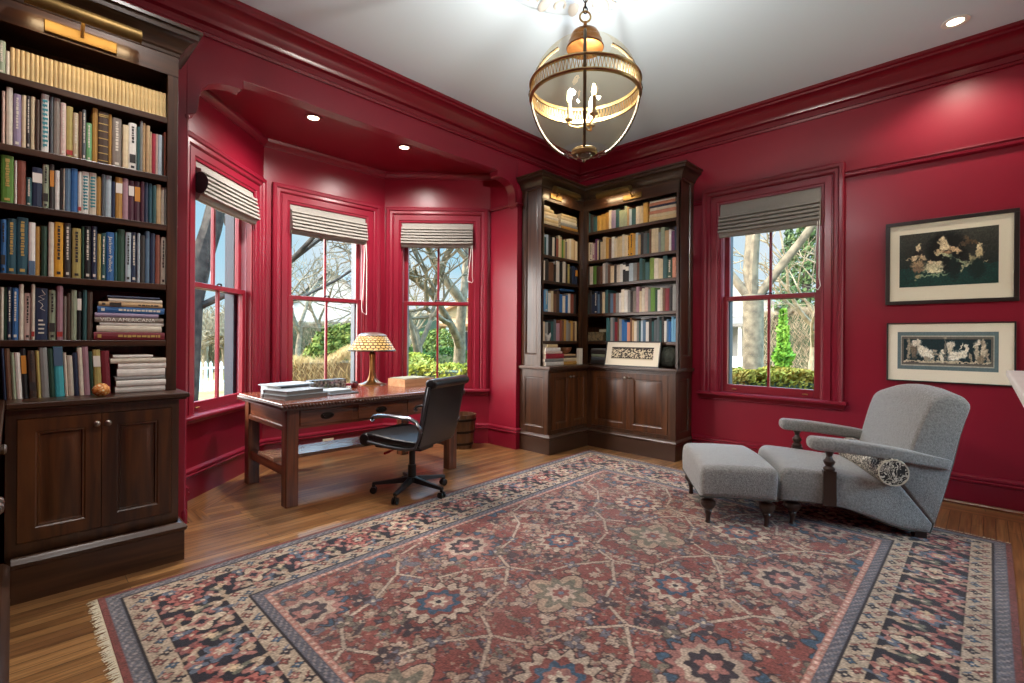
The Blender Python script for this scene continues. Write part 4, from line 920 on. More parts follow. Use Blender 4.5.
# table lamp
def lamp():
    x, y = -4.335, 2.475; rt = thing('table_lamp', 'bronze desk lamp with an amber leaded-glass mosaic shade', 'lamp', (x, y, D))
    tw = lambda t, z: 1+.14*math.cos(5*t+z*6)
    MB().lathe([(0, 0), (.125, 0), (.122, .006), (.085, .016), (.052, .035), (.036, .065), (.028, .11), (.024, .16), (.022, .22), (.024, .27), (.03, .30), (.02, .315), (.012, .33), (.012, .45), (0, .45)], (x, y, D), 40, wob=lambda t, z: tw(t, z) if z < .31 else 1).obj('base', mat('gilt_bronze', '85592f', .28, .9, var=.25, vscale=14), rt)
    zs = .335
    prof = [(.222, 0), (.217, .012), (.198, .042), (.176, .08), (.158, .108), (.146, .126), (.134, .140)]
    n = 30; v = []; fs = []; lead = MB(); glow = MB()
    rows = 8; nb = 26
    def prf(t):
        q = t*(len(prof)-1); i = min(int(q), len(prof)-2); f_ = q-i; return (prof[i][0]*(1-f_)+prof[i+1][0]*f_, prof[i][1]*(1-f_)+prof[i+1][1]*f_)
    lead.lathe([(r_-.002, z_) for r_, z_ in prof]+[(r_-.005, z_) for r_, z_ in prof[::-1]], (x, y, D+zs), 52)
    for i in range(rows):
        for k in range(nb):
            ph = (k+.5*(i % 2))*2*PI/nb; dw = PI/nb*.78; t0, t1 = (i+.11)/rows, (i+.89)/rows
            tm = (t0+t1)/2; P = []
            for (aa, tt) in ((0, t0), (dw, t0*.7+tm*.3), (dw, t1*.7+tm*.3), (0, t1), (-dw, t1*.7+tm*.3), (-dw, t0*.7+tm*.3)):
                r_, z_ = prf(tt); P.append((x+(r_+.0008)*math.cos(ph+aa), y+(r_+.0008)*math.sin(ph+aa), D+zs+z_))
            glow.add(P, [tuple(range(6))])
    sh = lead.obj('lamp_shade', mat('leading', '4d3a22', .45, .6), rt, angle=30)
    glow.obj('mosaic_glass', mat('amber_glass', 'b8935a', .3, emit='f0c070', es=.42), sh, angle=0)
    MB().lathe([(.132, .139), (.14, .143), (.138, .149), (.115, .163), (.07, .174), (.03, .178), (0, .179)], (x, y, D+zs), 40).obj('cap', mat('shade_cap', '8f8378', .3, .8), rt)
    mb = MB(); mb.lathe([(.218, -.006), (.226, -.006), (.228, .002), (.222, .007), (.216, .004), (.218, -.006)], (x, y, D+zs), 52); mb.obj('rim', mat('leading2', '3d3222', .4, .7), rt)
    mb = MB(); mb.ball((x, y, D+zs+.05), .03, 12, 8); mb.obj('bulb', mat('lamp_bulb', 'ffe3b0', .4, emit='ffd79a', es=18), rt)
    l = bpy.data.lights.new('bulb_lamp', 'POINT'); l.energy = 5; l.color = (1, .75, .45); l.shadow_soft_size = .03
    lo = bpy.data.objects.new('bulb_lamp', l); COL.objects.link(lo); lo.parent = rt; lo.location = (0, 0, .33)
lamp()
# wooden tray with papers
rt = thing('letter_tray', 'pale wooden letter tray at the right end of the desk', 'tray', (-4.02, 2.72, D)); PINE = wood('pale_wood', 'a87a50', 'cda27a', 'y', coat=0)
cx, cy, a = -4.03, 2.725, R(3)
mb = MB(); slab(mb, cx, cy, .135, .175, a, D, D+.008)
c_, s_ = math.cos(a), math.sin(a)
for dx, dy, lx, ly in ((-.13, 0, .005, .175), (.13, 0, .005, .175), (0, -.17, .125, .005), (0, .17, .125, .005)): slab(mb, cx+dx*c_-dy*s_, cy+dx*s_+dy*c_, lx, ly, a, D+.008, D+.07)
mb.obj('tray', PINE, rt, angle=0)
tag(slab(MB(), -4.04, 2.72, .12, .15, R(7), D+.0705, D+.078).obj('paper_stack', mat('grey_green_papers', '8f8f7c', .8), angle=0), 'grey-green papers lying across the pale wooden letter tray', 'papers')

# ------------------------------------------------------------------ office chair
def office_chair():
    o = (-3.19, 2.17); g = Vector((-.93, -.364)).normalized(); fr = lambda X, Y, z: (o[0]+g.x*X-g.y*Y, o[1]+g.y*X+g.x*Y, z)
    rt = thing('office_chair', 'black leather swivel desk chair on a five-star base, pulled up to the desk', 'chair', (o[0], o[1], 0))
    LEA = mat('black_leather', '101114', .33, bump=.15, bscale=120, coat=.15); ALU = mat('dark_aluminium', '5b5e63', .3, 1)
    # seat: profile in (X,z)
    def strip(mid, t):
        P = [Vector(p) for p in mid]; up = []; dn = []
        for i, p in enumerate(P):
            d = (P[min(i+1, len(P)-1)]-P[max(i-1, 0)]).normalized(); n = Vector((-d.y, d.x)); tt = t[i] if isinstance(t, list) else t
            up.append(p+n*tt/2); dn.append(p-n*tt/2)
        return [tuple(p) for p in dn]+[tuple(p) for p in up[::-1]]
    seat = strip([(-.22, .425), (-.1, .425), (.05, .435), (.18, .452), (.25, .455)], [.05, .055, .06, .06, .05])
    W = .245
    MB().puff(seat, -W, W, .02).xf(fr).obj('seat', LEA, rt, angle=50)
    roll = [(.26+.052*math.cos(t), .43+.05*math.sin(t)) for t in [2*PI*k/16 for k in range(16)]]
    MB().puff(roll, -W-.005, W+.005, .018).xf(fr).obj('seat_roll', LEA, rt, angle=60)
    back = strip([(-.205, .42), (-.23, .50), (-.25, .60), (-.268, .70), (-.288, .80), (-.304, .86)], [.04, .045, .05, .05, .045, .04])
    MB().puff(back, -W, W, .018).xf(fr).obj('backrest', LEA, rt, angle=50)
    roll2 = [(-.32+.05*math.cos(t), .872+.036*math.sin(t)) for t in [2*PI*k/16 for k in range(16)]]
    MB().puff(roll2, -W-.005, W+.005, .018).xf(fr).obj('head_roll', LEA, rt, angle=60)
    for sy in (-1, 1):
        y = sy*(W+.012)
        mb = MB(); mb.tube([fr(.22, y, .42), fr(.05, y, .40), fr(-.12, y, .392), fr(-.20, y, .41), fr(-.238, y, .50), fr(-.26, y, .60), fr(-.28, y, .70), fr(-.302, y, .80), fr(-.312, y, .85)], .011, 8)
        mb.obj('side_rail', ALU, rt)
        y2 = sy*(W+.035)
        mb = MB(); mb.tube([fr(-.25, y, .53), fr(-.25, y2, .56), fr(-.225, y2, .60), fr(-.16, y2, .625), fr(.0, y2, .632), fr(.10, y2, .630), fr(.15, y2, .62), fr(.168, y2, .60), fr(.15, y2, .585)], .012, 8, flat=1.5)
        mb.obj('armrest', mat('arm_metal', '77797d', .25, .9), rt)
    mb = MB(); mb.box(-.14, .12, -.09, .09, .345, .395); mb.xf(fr).obj('mechanism', BLACK, rt, bevel=.012)
    mb = MB(); mb.box(-.16, .16, -W, W, .385, .398); mb.xf(fr).obj('seat_pan', BLACK, rt, bevel=.004)
    mb = MB(); mb.tube([fr(.06, .08, .36), fr(.06, .20, .355)], .006); s_ = len(mb.v); mb.tube([fr(.06, .20, .355), fr(.065, .255, .35)], .010)
    mb.obj('lever', mat('red_lever', '8c1a22', .4), rt)
    MB().lathe([(0, .10), (.032, .10), (.032, .22), (.024, .22), (.024, .35), (0, .35)], (o[0], o[1], 0), 16).obj('column', BLACK, rt)
    hub = MB().lathe([(0, .085), (.045, .085), (.05, .10), (.045, .125), (0, .125)], (o[0], o[1], 0), 18).obj('hub', BLACK, rt)
    # spokes to casters at measured headings
    for ang in [R(-130+72*k) for k in range(5)]:
        dx, dy = math.cos(ang), math.sin(ang); q = lambda r, s, z: (o[0]+dx*r-dy*s, o[1]+dy*r+dx*s, z)
        mb = MB(); v = []
        for r_, w_, z0, z1 in ((.03, .026, .085, .125), (.16, .022, .075, .105), (.30, .016, .066, .086)):
            v += [q(r_, -w_, z0), q(r_, w_, z0), q(r_, w_*.7, z1), q(r_, -w_*.7, z1)]
        fs = [(0, 1, 2, 3), (11, 10, 9, 8)]
        for i in range(2):
            for k in range(4): fs.append((i*4+k, i*4+4+k, i*4+4+(k+1) % 4, i*4+(k+1) % 4))
        mb.add(v, fs); leg = mb.obj('base_arm', BLACK, rt, angle=20, bevel=.004)
        mb = MB()
        for sd in (-1, 1):
            w0 = len(mb.v); mb.lathe([(0, 0), (.018, 0), (.026, .004), (.026, .014), (.018, .018), (0, .018)], (0, 0, 0), 16)
            mb.xf(lambda x, y, z: q(.29+x, sd*(.006+z), .0262+y), w0)
        mb.box(-.012, .012, -.005, .005, .03, .066); n0 = len(mb.v)-8; mb.xf(lambda x, y, z: q(.29+x, y, z), n0)
        mb.obj('caster', mat('caster_black', '0a0a0a', .3), leg)
office_chair()

# waste basket
def basket():
    c = (-4.13, 3.45, 0); rt = thing('waste_basket', 'brown wooden stave waste basket with dark bands beside the desk', 'waste basket', c)
    P = lambda z: .118+.045*z/.37
    wob = lambda t, z: 1-.02*abs(math.sin(8*t))
    MB().lathe([(0, 0), (P(0), 0), (P(.37), .37), (P(.37)-.014, .37), (P(.02)-.014, .02), (0, .02)], c, 64, wob=wob).obj('staves', wood('basket_wood', '38200f', '5e3a20', 'z'), rt, angle=20)
    for z in (.04, .17, .30): MB().lathe([(P(z)+.001, z), (P(z)+.006, z+.003), (P(z+.028)+.006, z+.025), (P(z+.028)+.001, z+.028), (P(z), z+.014), (P(z)+.001, z)], c, 48).obj('band', BRONZE, rt)
basket()

# ------------------------------------------------------------------ armchair, ottoman, bolster
TWEED = mat('grey_tweed', '868480', .92, bump=.8, bscale=220, var=.3, vscale=95, spec=.2); TWEED.node_tree.nodes['Principled BSDF'].inputs['Sheen Weight'].default_value = .5; TW2 = mat('piping_grey', '55564f', .9)
TURN = mat('turned_walnut', '2c1a10', .3, coat=.4); STRAP = mat('strap_brass', '54452e', .55, .25, var=.2, vscale=12)
def smooth(P, it=2):
    for _ in range(it):
        Q = []
        for i in range(len(P)): a, b = P[i], P[(i+1) % len(P)]; Q += [(a[0]*.75+b[0]*.25, a[1]*.75+b[1]*.25), (a[0]*.25+b[0]*.75, a[1]*.25+b[1]*.75)]
        P = Q
    return P
def rprof(pts, n=5):
    out = []; N = len(pts)
    for i, (x, z, r) in enumerate(pts):
        p = Vector((x, z)); a = (Vector(pts[i-1][:2])-p); b = (Vector(pts[(i+1) % N][:2])-p); la, lb = a.length, b.length; a.normalize(); b.normalize()
        if r <= 0: out.append((x, z)); continue
        d = min(r, la*.48, lb*.48); A, B = p+a*d, p+b*d
        for k in range(n+1): t = k/n; q = A*(1-t)**2+p*2*t*(1-t)+B*t*t; out.append((q.x, q.y))
    return out
def turned_leg(x, y, z0, z1, r=.03, name='leg', parent=None, m=None):
    h = z1-z0
    pr = [(0, 0), (r*.40, 0), (r*.46, .03), (r*.34, .08), (r*.36, .25), (r*.55, .38), (r*.62, .42), (r*.55, .45), (r*.95, .55), (r*1.15, .65), (r*1.05, .76), (r*.6, .82), (r*.8, .86), (r*.8, 1), (0, 1)]
    return MB().lathe([(a, b*h) for a, b in pr], (x, y, z0), 18).obj(name, m or TURN, parent)
RZ = .0095
def armchair():
    th = R(28); a = (-.877, 3.495); X = Vector((math.cos(th), math.sin(th))); Y = Vector((-math.sin(th), math.cos(th)))
    fr = lambda s, y, z: (a[0]+X.x*s+Y.x*y, a[1]+X.y*s+Y.y*y, z)
    rt = thing('armchair', 'grey upholstered low armchair with padded open arms on turned dark posts, before the red wall', 'armchair', fr(.35, .36, 0))
    W = .72
    seat = rprof([(-.085, .172, .006), (.16, .172, .1), (.28, .155, .05), (.40, .118, .05), (.52, .076, .05), (.62, .054, .04), (.725, .052, .004), (.742, .10, .02), (.565, .335, .03), (.35, .352, .1), (.12, .375, .1), (-.07, .385, .09), (-.098, .27, .06)])
    crown_ = lambda p: fr(p[0], p[1], p[2]+(.022*(1-(2*p[1]/W-1)**2) if p[2] > .25 else 0))
    MB().puff(seat, 0, W, .026, n=5, warp=crown_).obj('seat', TWEED, rt, angle=60)
    bk = rprof([(.735, .054, .003), (.79, .26, .1), (.838, .46, .1), (.875, .64, .1), (.93, .82, .02), (.895, .868, .05), (.82, .885, .06), (.735, .85, .08), (.68, .72, .1), (.60, .48, .1), (.535, .33, .03), (.575, .325, .02), (.745, .095, .01)])
    def bw(p):
        s, y, z = p; k = 1-(2*y/W-1)**2
        return fr(s-.045*(y/W)*max(0, z-.45)/.4, y, z+max(0, z-.5)/.37*(.055*k-.035*(y/W)))
    MB().puff(bk, .004, W-.004, .03, n=5, warp=bw).obj('backrest', TWEED, rt, angle=60)
    for y in (.0, W):
        arm = rprof([(.068, .515, .04), (.30, .505, .1), (.60, .468, .1), (.806, .438, .01), (.822, .497, .012), (.60, .548, .1), (.30, .585, .1), (.068, .598, .04)])
        MB().puff(arm, y-.05, y+.05, .028, n=5, warp=lambda p: fr(p[0], y+(p[1]-y)*(1-.55*max(0, p[0]-.35)/.5), p[2])).obj('arm_pad', TWEED, rt, angle=60)
        yy = y+(.0 if y == 0 else 0); p = fr(.19, yy, 0)
        z0 = .168
        mb = MB(); mb.box(.155, .225, yy-.022, yy+.022, z0, .385); mb.xf(fr)
        pr = [(.0, .385), (.03, .385), (.034, .40), (.02, .415), (.03, .43), (.034, .445), (.022, .458), (.016, .475), (.022, .495), (.03, .505), (.03, .517), (0, .517)]
        mb.lathe(pr, (p[0], p[1], 0), 20); mb.obj('arm_post', TURN, rt, angle=35)
    for y in (.06, W-.06): q = fr(.0, y, 0); turned_leg(q[0], q[1], RZ, .19, .045, 'leg', rt)
    for y in (.06, W-.06):
        q = [fr(.66, y-.025, 0), fr(.72, y-.025, 0), fr(.72, y+.025, 0), fr(.66, y+.025, 0)]
        MB().prism([(t[0], t[1]) for t in q], RZ, .075).obj('leg', TURN, rt, angle=0)
    for y in (-.001,):                       # welt along the side's lower and rear edges
        pts = [(-.085, .17), (.02, .172), (.16, .169), (.28, .153), (.40, .116), (.52, .074), (.62, .053), (.725, .052), (.79, .26), (.838, .46), (.873, .64), (.915, .80)]
        MB().tube([fr(s-(.006 if z > .06 and s > .6 else 0), .012, z+.003) for s, z in pts], .0045, 6).obj('piping', TW2, rt)
    # bolster (rests on the seat)
    bo = thing('bolster_pillow', 'round black-and-cream patterned bolster lying across the armchair seat', 'pillow', fr(.47, .36, .33))
    PAT = voro_mat('bolster_print', [(0, '1d1a18'), (.42, 'c8bfae'), (.485, '4a423a'), (.50, '1f1b19'), (.59, 'c4bba9'), (.65, '2a2522')], 11, .85, 'NOISE', 3)
    c = (.51, .412); rr = .084
    circ = [(c[0]+rr*math.cos(t), c[1]+rr*math.sin(t)) for t in [2*PI*k/28 for k in range(28)]]
    MB().puff(circ, -.06, W-.09, .012).xf(fr).obj('cover', PAT, bo, angle=50)
    for y in (-.06, W-.09): MB().tube([fr(c[0]+(rr-.008)*math.cos(t), y+(.003 if y < .3 else -.003), c[1]+(rr-.008)*math.sin(t)) for t in [2*PI*k/28 for k in range(28)]], .005, 6, closed=True).obj('piping', mat('cream_piping', 'b7ad98', .8), bo)
armchair()
def ottoman():
    th = R(34); a = (-1.302, 3.179); X = Vector((math.cos(th), math.sin(th))); Y = Vector((-math.sin(th), math.cos(th)))
    fr = lambda s, y, z: (a[0]+X.x*s+Y.x*y, a[1]+X.y*s+Y.y*y, z)
    rt = thing('ottoman', 'grey upholstered rectangular ottoman on four turned legs in front of the armchair', 'ottoman', fr(.18, .3, 0))
    pr = rprof([(-.058, .185, .006), (.18, .185, 0), (.405, .185, .006), (.412, .30, .05), (.408, .388, .075), (.18, .396, .1), (-.052, .388, .075), (-.064, .30, .05)])
    MB().puff(pr, -.06, .67, .04, n=5, warp=lambda p: fr(p[0], p[1], p[2]+(.018*(1-((p[1]-.305)/.36)**2) if p[2] > .3 else 0))).obj('cushion', TWEED, rt, angle=60)
    b = [(-.058, -.045), (.405, -.045), (.405, .655), (-.058, .655)]
    MB().tube([fr(p[0], p[1], .188) for p in b], .0045, 6, closed=True).obj('piping', TW2, rt)
    for s in (0, .355):
        for y in (0, .608): q = fr(s, y, 0); turned_leg(q[0], q[1], RZ, .2, .043, 'leg', rt)
ottoman()

# ------------------------------------------------------------------ lantern
def lantern():
    cx, cy = -1.6, 2.2; zc = 2.565; A0 = R(-54)
    rt = thing('pendant_lantern', 'large brass-and-glass globe lantern with candle bulbs hanging from the ceiling', 'pendant light', (cx, cy, 2.19))
    def rad(z):   # envelope
        if z >= zc: return .292*math.sqrt(max(0, 1-((z-zc)/.285)**2))
        t = (zc-z)/.375; return .292*math.sqrt(max(0, 1-t**1.75))
    zs_up = [zc+.03+(.245-.03)*k/9 for k in range(10)]; zs_dn = [zc-.33+.30*k/10 for k in range(11)]
    up = [(rad(z), z) for z in zs_up]; dn = [(rad(z), z) for z in zs_dn]
    g1 = MB(); n = 48
    for P, nm in ((up, 'upper_globe'), (dn, 'lower_globe')):
        v = []; fs = []
        for r_, z in P:
            for k in range(n): v.append((cx+r_*math.cos(2*PI*k/n), cy+r_*math.sin(2*PI*k/n), z))
        for i in range(len(P)-1):
            for k in range(n): k2 = (k+1) % n; fs.append((i*n+k, i*n+k2, (i+1)*n+k2, (i+1)*n+k))
        g = MB().add(v, fs).obj(nm, GLOBE, rt, angle=180)
    # pierced gallery band: two rims and upright balusters
    def rim(z, r0, h, nm): return MB().lathe([(r0-.006, z), (r0+.008, z+.002), (r0+.011, z+h/2), (r0+.008, z+h-.002), (r0-.006, z+h), (r0-.006, z)], (cx, cy, 0), 64).obj(nm, DBRASS, rt)
    rim(zc+.028, .296, .018, 'band_rim'); rim(zc-.046, .296, .018, 'band_rim')
    mb = MB(); nb = 96
    for k in range(nb):
        a = 2*PI*k/nb
        for s_ in (-1, 1): mb.tube([(cx+.298*math.cos(a), cy+.298*math.sin(a), zc-.03), (cx+.298*math.cos(a+s_*PI/nb), cy+.298*math.sin(a+s_*PI/nb), zc+.03)], .0022, 4)
    mb.obj('pierced_gallery', BRASS, rt)
    for k in range(4):
        a = A0+k*PI/2; pts = [zc+.285-.012*i for i in range(0, 22)]
        zz = [zc+.25*math.cos(PI*i/28) if i <= 14 else zc-.345*math.sin(PI*(i-14)/28) for i in range(0, 29)]
        P = []
        for z in zz: r_ = max(.055, rad(z)+.006) if abs(z-zc) > .02 else .305; P.append((cx+r_*math.cos(a), cy+r_*math.sin(a), z))
        MB().tube(P, .0085, 6, flat=1).obj('strap', STRAP, rt)
    mb = MB(); mb.lathe([(.07, .232), (.10, .232), (.103, .24), (.096, .248), (.093, .272), (.083, .278), (.082, .30), (.07, .322), (.045, .338), (.018, .346), (.012, .36), (.008, .385), (0, .386)], (cx, cy, zc), 32); mb.obj('crown', mat('red_brass', '8c5c30', .3, 1, var=.25, vscale=20), rt)
    MB().tube([(cx+.03*math.cos(t)*math.cos(R(44)), cy+.03*math.cos(t)*math.sin(R(44)), zc+.412+.03*math.sin(t)) for t in [2*PI*k/16 for k in range(16)]], .0055, 8, closed=True).obj('hanging_ring', BRASS, rt)
    k = 0; z = zc+.437
    while z < H-.06:
        a = R(44+90*(k % 2)); MB().tube([(cx+.011*math.cos(t)*math.cos(a), cy+.011*math.cos(t)*math.sin(a), z+.012+.020*math.sin(t)) for t in [2*PI*q/12 for q in range(12)]], .0032, 6, closed=True).obj('chain_link', BRONZE, rt); z += .031; k += 1
    MB().lathe([(0, 0), (.02, 0), (.055, -.012), (.06, -.02), (.04, -.035), (.012, -.05), (.01, -.075), (0, -.075)], (cx, cy, H-.012), 24).obj('ceiling_canopy', DBRASS, rt)
    MB().lathe([(0, -.352), (.06, -.350), (.072, -.338), (.07, -.325), (.06, -.318), (0, -.318)], (cx, cy, zc), 28).obj('finial_cup', DBRASS, rt)
    MB().ball((cx, cy, zc-.352), (.045, .045, .022), 18, 8).obj('finial_glass', glass_mat('finial_glass', 'd8d2c4', .3), rt)
    MB().tube([(cx, cy, zc-.20), (cx, cy, zc+.235)], .007).obj('stem', BRASS, rt)
    CAN = mat('candle_sleeve', 'b0a080', .6); BUL = mat('flame_bulb', 'fff0d0', .3, emit='ffdca0', es=18)
    for k in range(3):
        a = A0+R(35)+k*2*PI/3; ex, ey = cx+.085*math.cos(a), cy+.085*math.sin(a)
        arm = MB().tube([(cx, cy, zc-.19), (cx+.04*math.cos(a), cy+.04*math.sin(a), zc-.20), (ex, ey, zc-.185), (ex, ey, zc-.16)], .005).obj('candle_arm', BRASS, rt)
        MB().lathe([(0, -.16), (.022, -.16), (.024, -.155), (.011, -.152), (.011, -.06), (0, -.06)], (ex, ey, zc), 14).obj('candle_sleeve', CAN, arm)
        MB().lathe([(0, -.06), (.008, -.058), (.013, -.04), (.011, -.02), (.004, .0), (0, .005)], (ex, ey, zc), 12).obj('bulb', BUL, arm)
        l = bpy.data.lights.new('candle_lamp', 'POINT'); l.energy = LANT; l.color = (.98, .99, 1); l.shadow_soft_size = .012
        lo = bpy.data.objects.new('candle_lamp', l); COL.objects.link(lo); lo.parent = rt; lo.location = (ex-cx, ey-cy, zc+.03-2.19)
    # plaster medallion
    md = thing('ceiling_medallion', 'ornate white plaster medallion on the ceiling above the lantern', 'ceiling medallion', (cx, cy, H-.04))
    MB().lathe([(0, 0), (.58, 0), (.575, -.012), (.55, -.022), (.50, -.016), (.46, -.02), (.44, -.032), (.40, -.03), (.30, -.022), (.2, -.03), (.12, -.034), (.1, -.012), (0, -.012)], (cx, cy, H), 96, wob=lambda t, z: 1+.022*abs(math.sin(8*t)) if z < -.005 else 1).obj('disc', CEIL, md, angle=60)
    mb = MB()
    for k in range(16):
        a = 2*PI*k/16; ca, sa = math.cos(a), math.sin(a)
        for (r_, lx, ly, dz) in ((.50, .075, .035, .016), (.36, .05, .022, .014)):
            s0 = len(mb.v); mb.ball((0, 0, 0), (lx, ly, dz), 10, 6); mb.xf(lambda x, y, z: (cx+(r_+x)*ca-y*sa, cy+(r_+x)*sa+y*ca, H-.026+z), s0)
        mb.tube([(cx+(.47+.05*math.cos(t))*math.cos(a+.196+.07*math.sin(t)), cy+(.47+.05*math.cos(t))*math.sin(a+.196+.07*math.sin(t)), H-.03) for t in [PI*.2+q*1.4*PI/8 for q in range(9)]], .008, 6)
    mb.obj('leaf_relief', mat('plaster_relief', 'd3d0c8', .8), md)
lantern()
# ------------------------------------------------------------------ rug
def make_rug():
    W, Ht = 3.06, 3.98; st = .0052; nx, ny = int(W/st), int(Ht/st)
    U, V = np.meshgrid((np.arange(nx)+.5)*W/nx, (np.arange(ny)+.5)*Ht/ny)
    rg = np.random.default_rng(21)
    def noise(sx, sy, k=1):
        a = rg.random((max(2, int(Ht/sy))+2, max(2, int(W/sx))+2)); yi = V/sy; xi = U/sx
        y0 = yi.astype(int); x0 = xi.astype(int); fy = yi-y0; fx = xi-x0; fy = fy*fy*(3-2*fy); fx = fx*fx*(3-2*fx)
        return (a[y0, x0]*(1-fx)+a[y0, x0+1]*fx)*(1-fy)+(a[y0+1, x0]*(1-fx)+a[y0+1, x0+1]*fx)*fy
    navy, ivory, brick, rose, steel, blue, green, ltan, dark = [np.array(c, float) for c in ((46, 44, 54), (206, 188, 160), (142, 74, 64), (176, 114, 102), (100, 112, 128), (58, 92, 118), (116, 116, 96), (184, 158, 128), (42, 35, 38))]
    C = np.zeros((ny, nx, 3)); C[:] = brick
    e = np.minimum(np.minimum(U, W-U), np.minimum(V, Ht-V))
    # jitter for knotted edges
    jx = U+.006*(noise(.03, .03)-.5); jy = V+.006*(noise(.03, .03)-.5)
    def put(mask, col, sl): C[sl][mask] = col
    def stamp(cx, cy, rot, layers, flip=1, aspect=1.0):
        rmax = max(l[0] for l in layers)*1.6; i0, i1 = max(0, int((cy-rmax)/Ht*ny)), min(ny, int((cy+rmax)/Ht*ny)+1); j0, j1 = max(0, int((cx-rmax)/W*nx)), min(nx, int((cx+rmax)/W*nx)+1)
        if i1 <= i0 or j1 <= j0: return
        sl = (slice(i0, i1), slice(j0, j1)); du = (jx[sl]-cx)*flip; dv = jy[sl]-cy; c, s = math.cos(rot), math.sin(rot)
        a, b = du*c+dv*s, (-du*s+dv*c)*aspect; r = np.hypot(a, b); th = np.arctan2(b, a)
        for (R_, n, amp, ph, col) in layers: C[sl][r < R_*(1+amp*np.cos(n*th+ph))] = col
    def line(p, q, w, col):
        d = np.array(q, float)-np.array(p, float); L = np.hypot(*d); d /= L
        x0, x1 = sorted((p[0], q[0])); y0, y1 = sorted((p[1], q[1])); m = w*2
        i0, i1 = max(0, int((y0-m)/Ht*ny)), min(ny, int((y1+m)/Ht*ny)+1); j0, j1 = max(0, int((x0-m)/W*nx)), min(nx, int((x1+m)/W*nx)+1)
        if i1 <= i0 or j1 <= j0: return
        sl = (slice(i0, i1), slice(j0, j1)); a = (jx[sl]-p[0])*d[0]+(jy[sl]-p[1])*d[1]; b = -(jx[sl]-p[0])*d[1]+(jy[sl]-p[1])*d[0]
        C[sl][(np.abs(b) < w) & (a > -w) & (a < L+w)] = col
    fade = lambda c, k=.25: c*(1-k)+np.array((140, 100, 88))*k
    # ---- field
    f0 = .56; fx0, fx1, fy0, fy1 = f0, W-f0, f0, Ht-f0
    cxm, cym = W/2, Ht/2
    pu, pv = .62, .92
    small = [rose, ivory, steel, ltan, ltan, navy, green]
    def sym(x, y, fn):
        fn(x, y, 1); 
        if abs(x-cxm) > .03: fn(2*cxm-x, y, -1)
    # scattered little flowers and leaves
    for k in range(620):
        x = cxm+rg.random()*(fx1-cxm); y = fy0+rg.random()*(fy1-fy0); c = small[rg.integers(7)]; c2 = small[rg.integers(7)]; rot = rg.random()*6.3; r = .013+.018*rg.random(); n = rg.integers(4, 7); t = rg.random()
        if t < .55: sym(x, y, lambda X, Y, f: stamp(X, Y, rot, [(r*1.25, n, .25, 0, fade(dark, .45)), (r, n, .3, 0, fade(c)), (r*.4, 1, 0, 0, fade(c2))], f))
        elif t < .85: sym(x, y, lambda X, Y, f: stamp(X, Y, rot, [(r*1.6, 2, .35, 0, fade(dark, .4)), (r*1.4, 2, .35, 0, fade(c))], f, 2.4))
        else: sym(x, y, lambda X, Y, f: stamp(X, Y, rot, [(r*1.8, 3, .75, 0, fade(c)), (r*.5, 1, 0, 0, fade(c2))], f))
    for k in range(2600):
        x = cxm+rg.random()*(fx1-cxm); y = fy0+rg.random()*(fy1-fy0); c = small[rg.integers(7)]; r = .005+.007*rg.random(); n = rg.integers(2, 5); rot = rg.random()*3
        sym(x, y, lambda X, Y, f: stamp(X, Y, rot, [(r, n, .4, 0, fade(c, .3))], f, 1.3))
    # vine lattice
    rowsv = np.arange(fy0-.4, fy1+.6, pv/2)
    for i, y in enumerate(rowsv):
        for k in range(-1, 3):
            x = cxm+(k+(.5 if i % 2 else 0))*pu*1.15; j = lambda: (rg.random()-.5)*.05
            P = [(x, y), (x+pu*.28, y+pv*.10+j()), (x+pu*.36, y+pv*.30+j()), (x+pu*.58, y+pv*.5)]
            for a, b in zip(P, P[1:]):
                for A, B in ((a, b), ((2*cxm-a[0], a[1]), (2*cxm-b[0], b[1]))): line(A, B, .011, fade(dark, .55)); line(A, B, .0075, fade(ivory, .15))
            for a in P[1:3]: sym(a[0], a[1], lambda X, Y, f: stamp(X, Y, .4, [(.034, 4, .4, 0, fade(dark, .3)), (.028, 4, .45, 0, fade(steel if i % 2 else rose)), (.01, 1, 0, 0, ivory)], f))
    # medium and large rosettes
    for i, y in enumerate(rowsv):
        for k in range(-1, 3):
            x = cxm+(k+(0 if i % 2 else .5))*pu*1.15; kind = (i*2+k) % 4; v = .9+.2*rg.random()
            if kind == 0: L = [(.155*v, 14, .12, 0, fade(dark, .25)), (.146*v, 14, .14, 0, fade(ivory, .12)), (.112*v, 10, .1, 0, fade(brick, .05)), (.088*v, 8, .16, .3, fade(blue, .05)), (.062*v, 8, .1, 0, fade(rose)), (.035*v, 6, .3, 0, ivory), (.014, 1, 0, 0, navy)]
            elif kind == 1: L = [(.165*v, 10, .16, 0, fade(dark, .2)), (.155*v, 10, .18, 0, fade(blue, .1)), (.115*v, 8, .08, 0, fade(rose, .05)), (.085*v, 12, .1, 0, fade(brick, 0)), (.05*v, 6, .3, 0, fade(ivory)), (.02, 4, .3, 0, fade(blue))]
            elif kind == 2: L = [(.15*v, 4, .25, 0, fade(dark, .2)), (.142*v, 4, .27, 0, fade(ltan, .1)), (.115*v, 8, .25, 0, fade(green, .1)), (.07*v, 8, .2, 0, fade(ivory)), (.04*v, 6, .2, 0, fade(brick)), (.015, 1, 0, 0, steel)]
            else: L = [(.16*v, 18, .09, 0, fade(dark, .3)), (.15*v, 18, .11, 0, fade(rose)), (.115*v, 9, .1, 0, fade(ivory, .2)), (.085*v, 9, .12, 0, fade(navy, .2)), (.05*v, 6, .25, 0, fade(rose, 0)), (.02, 1, 0, 0, ivory)]
            fx = (lambda X, Y, f: stamp(X, Y, .2, L, f, .92)); (fx(cxm, y, 1) if abs(x-cxm) < .05 else sym(x, y, fx))
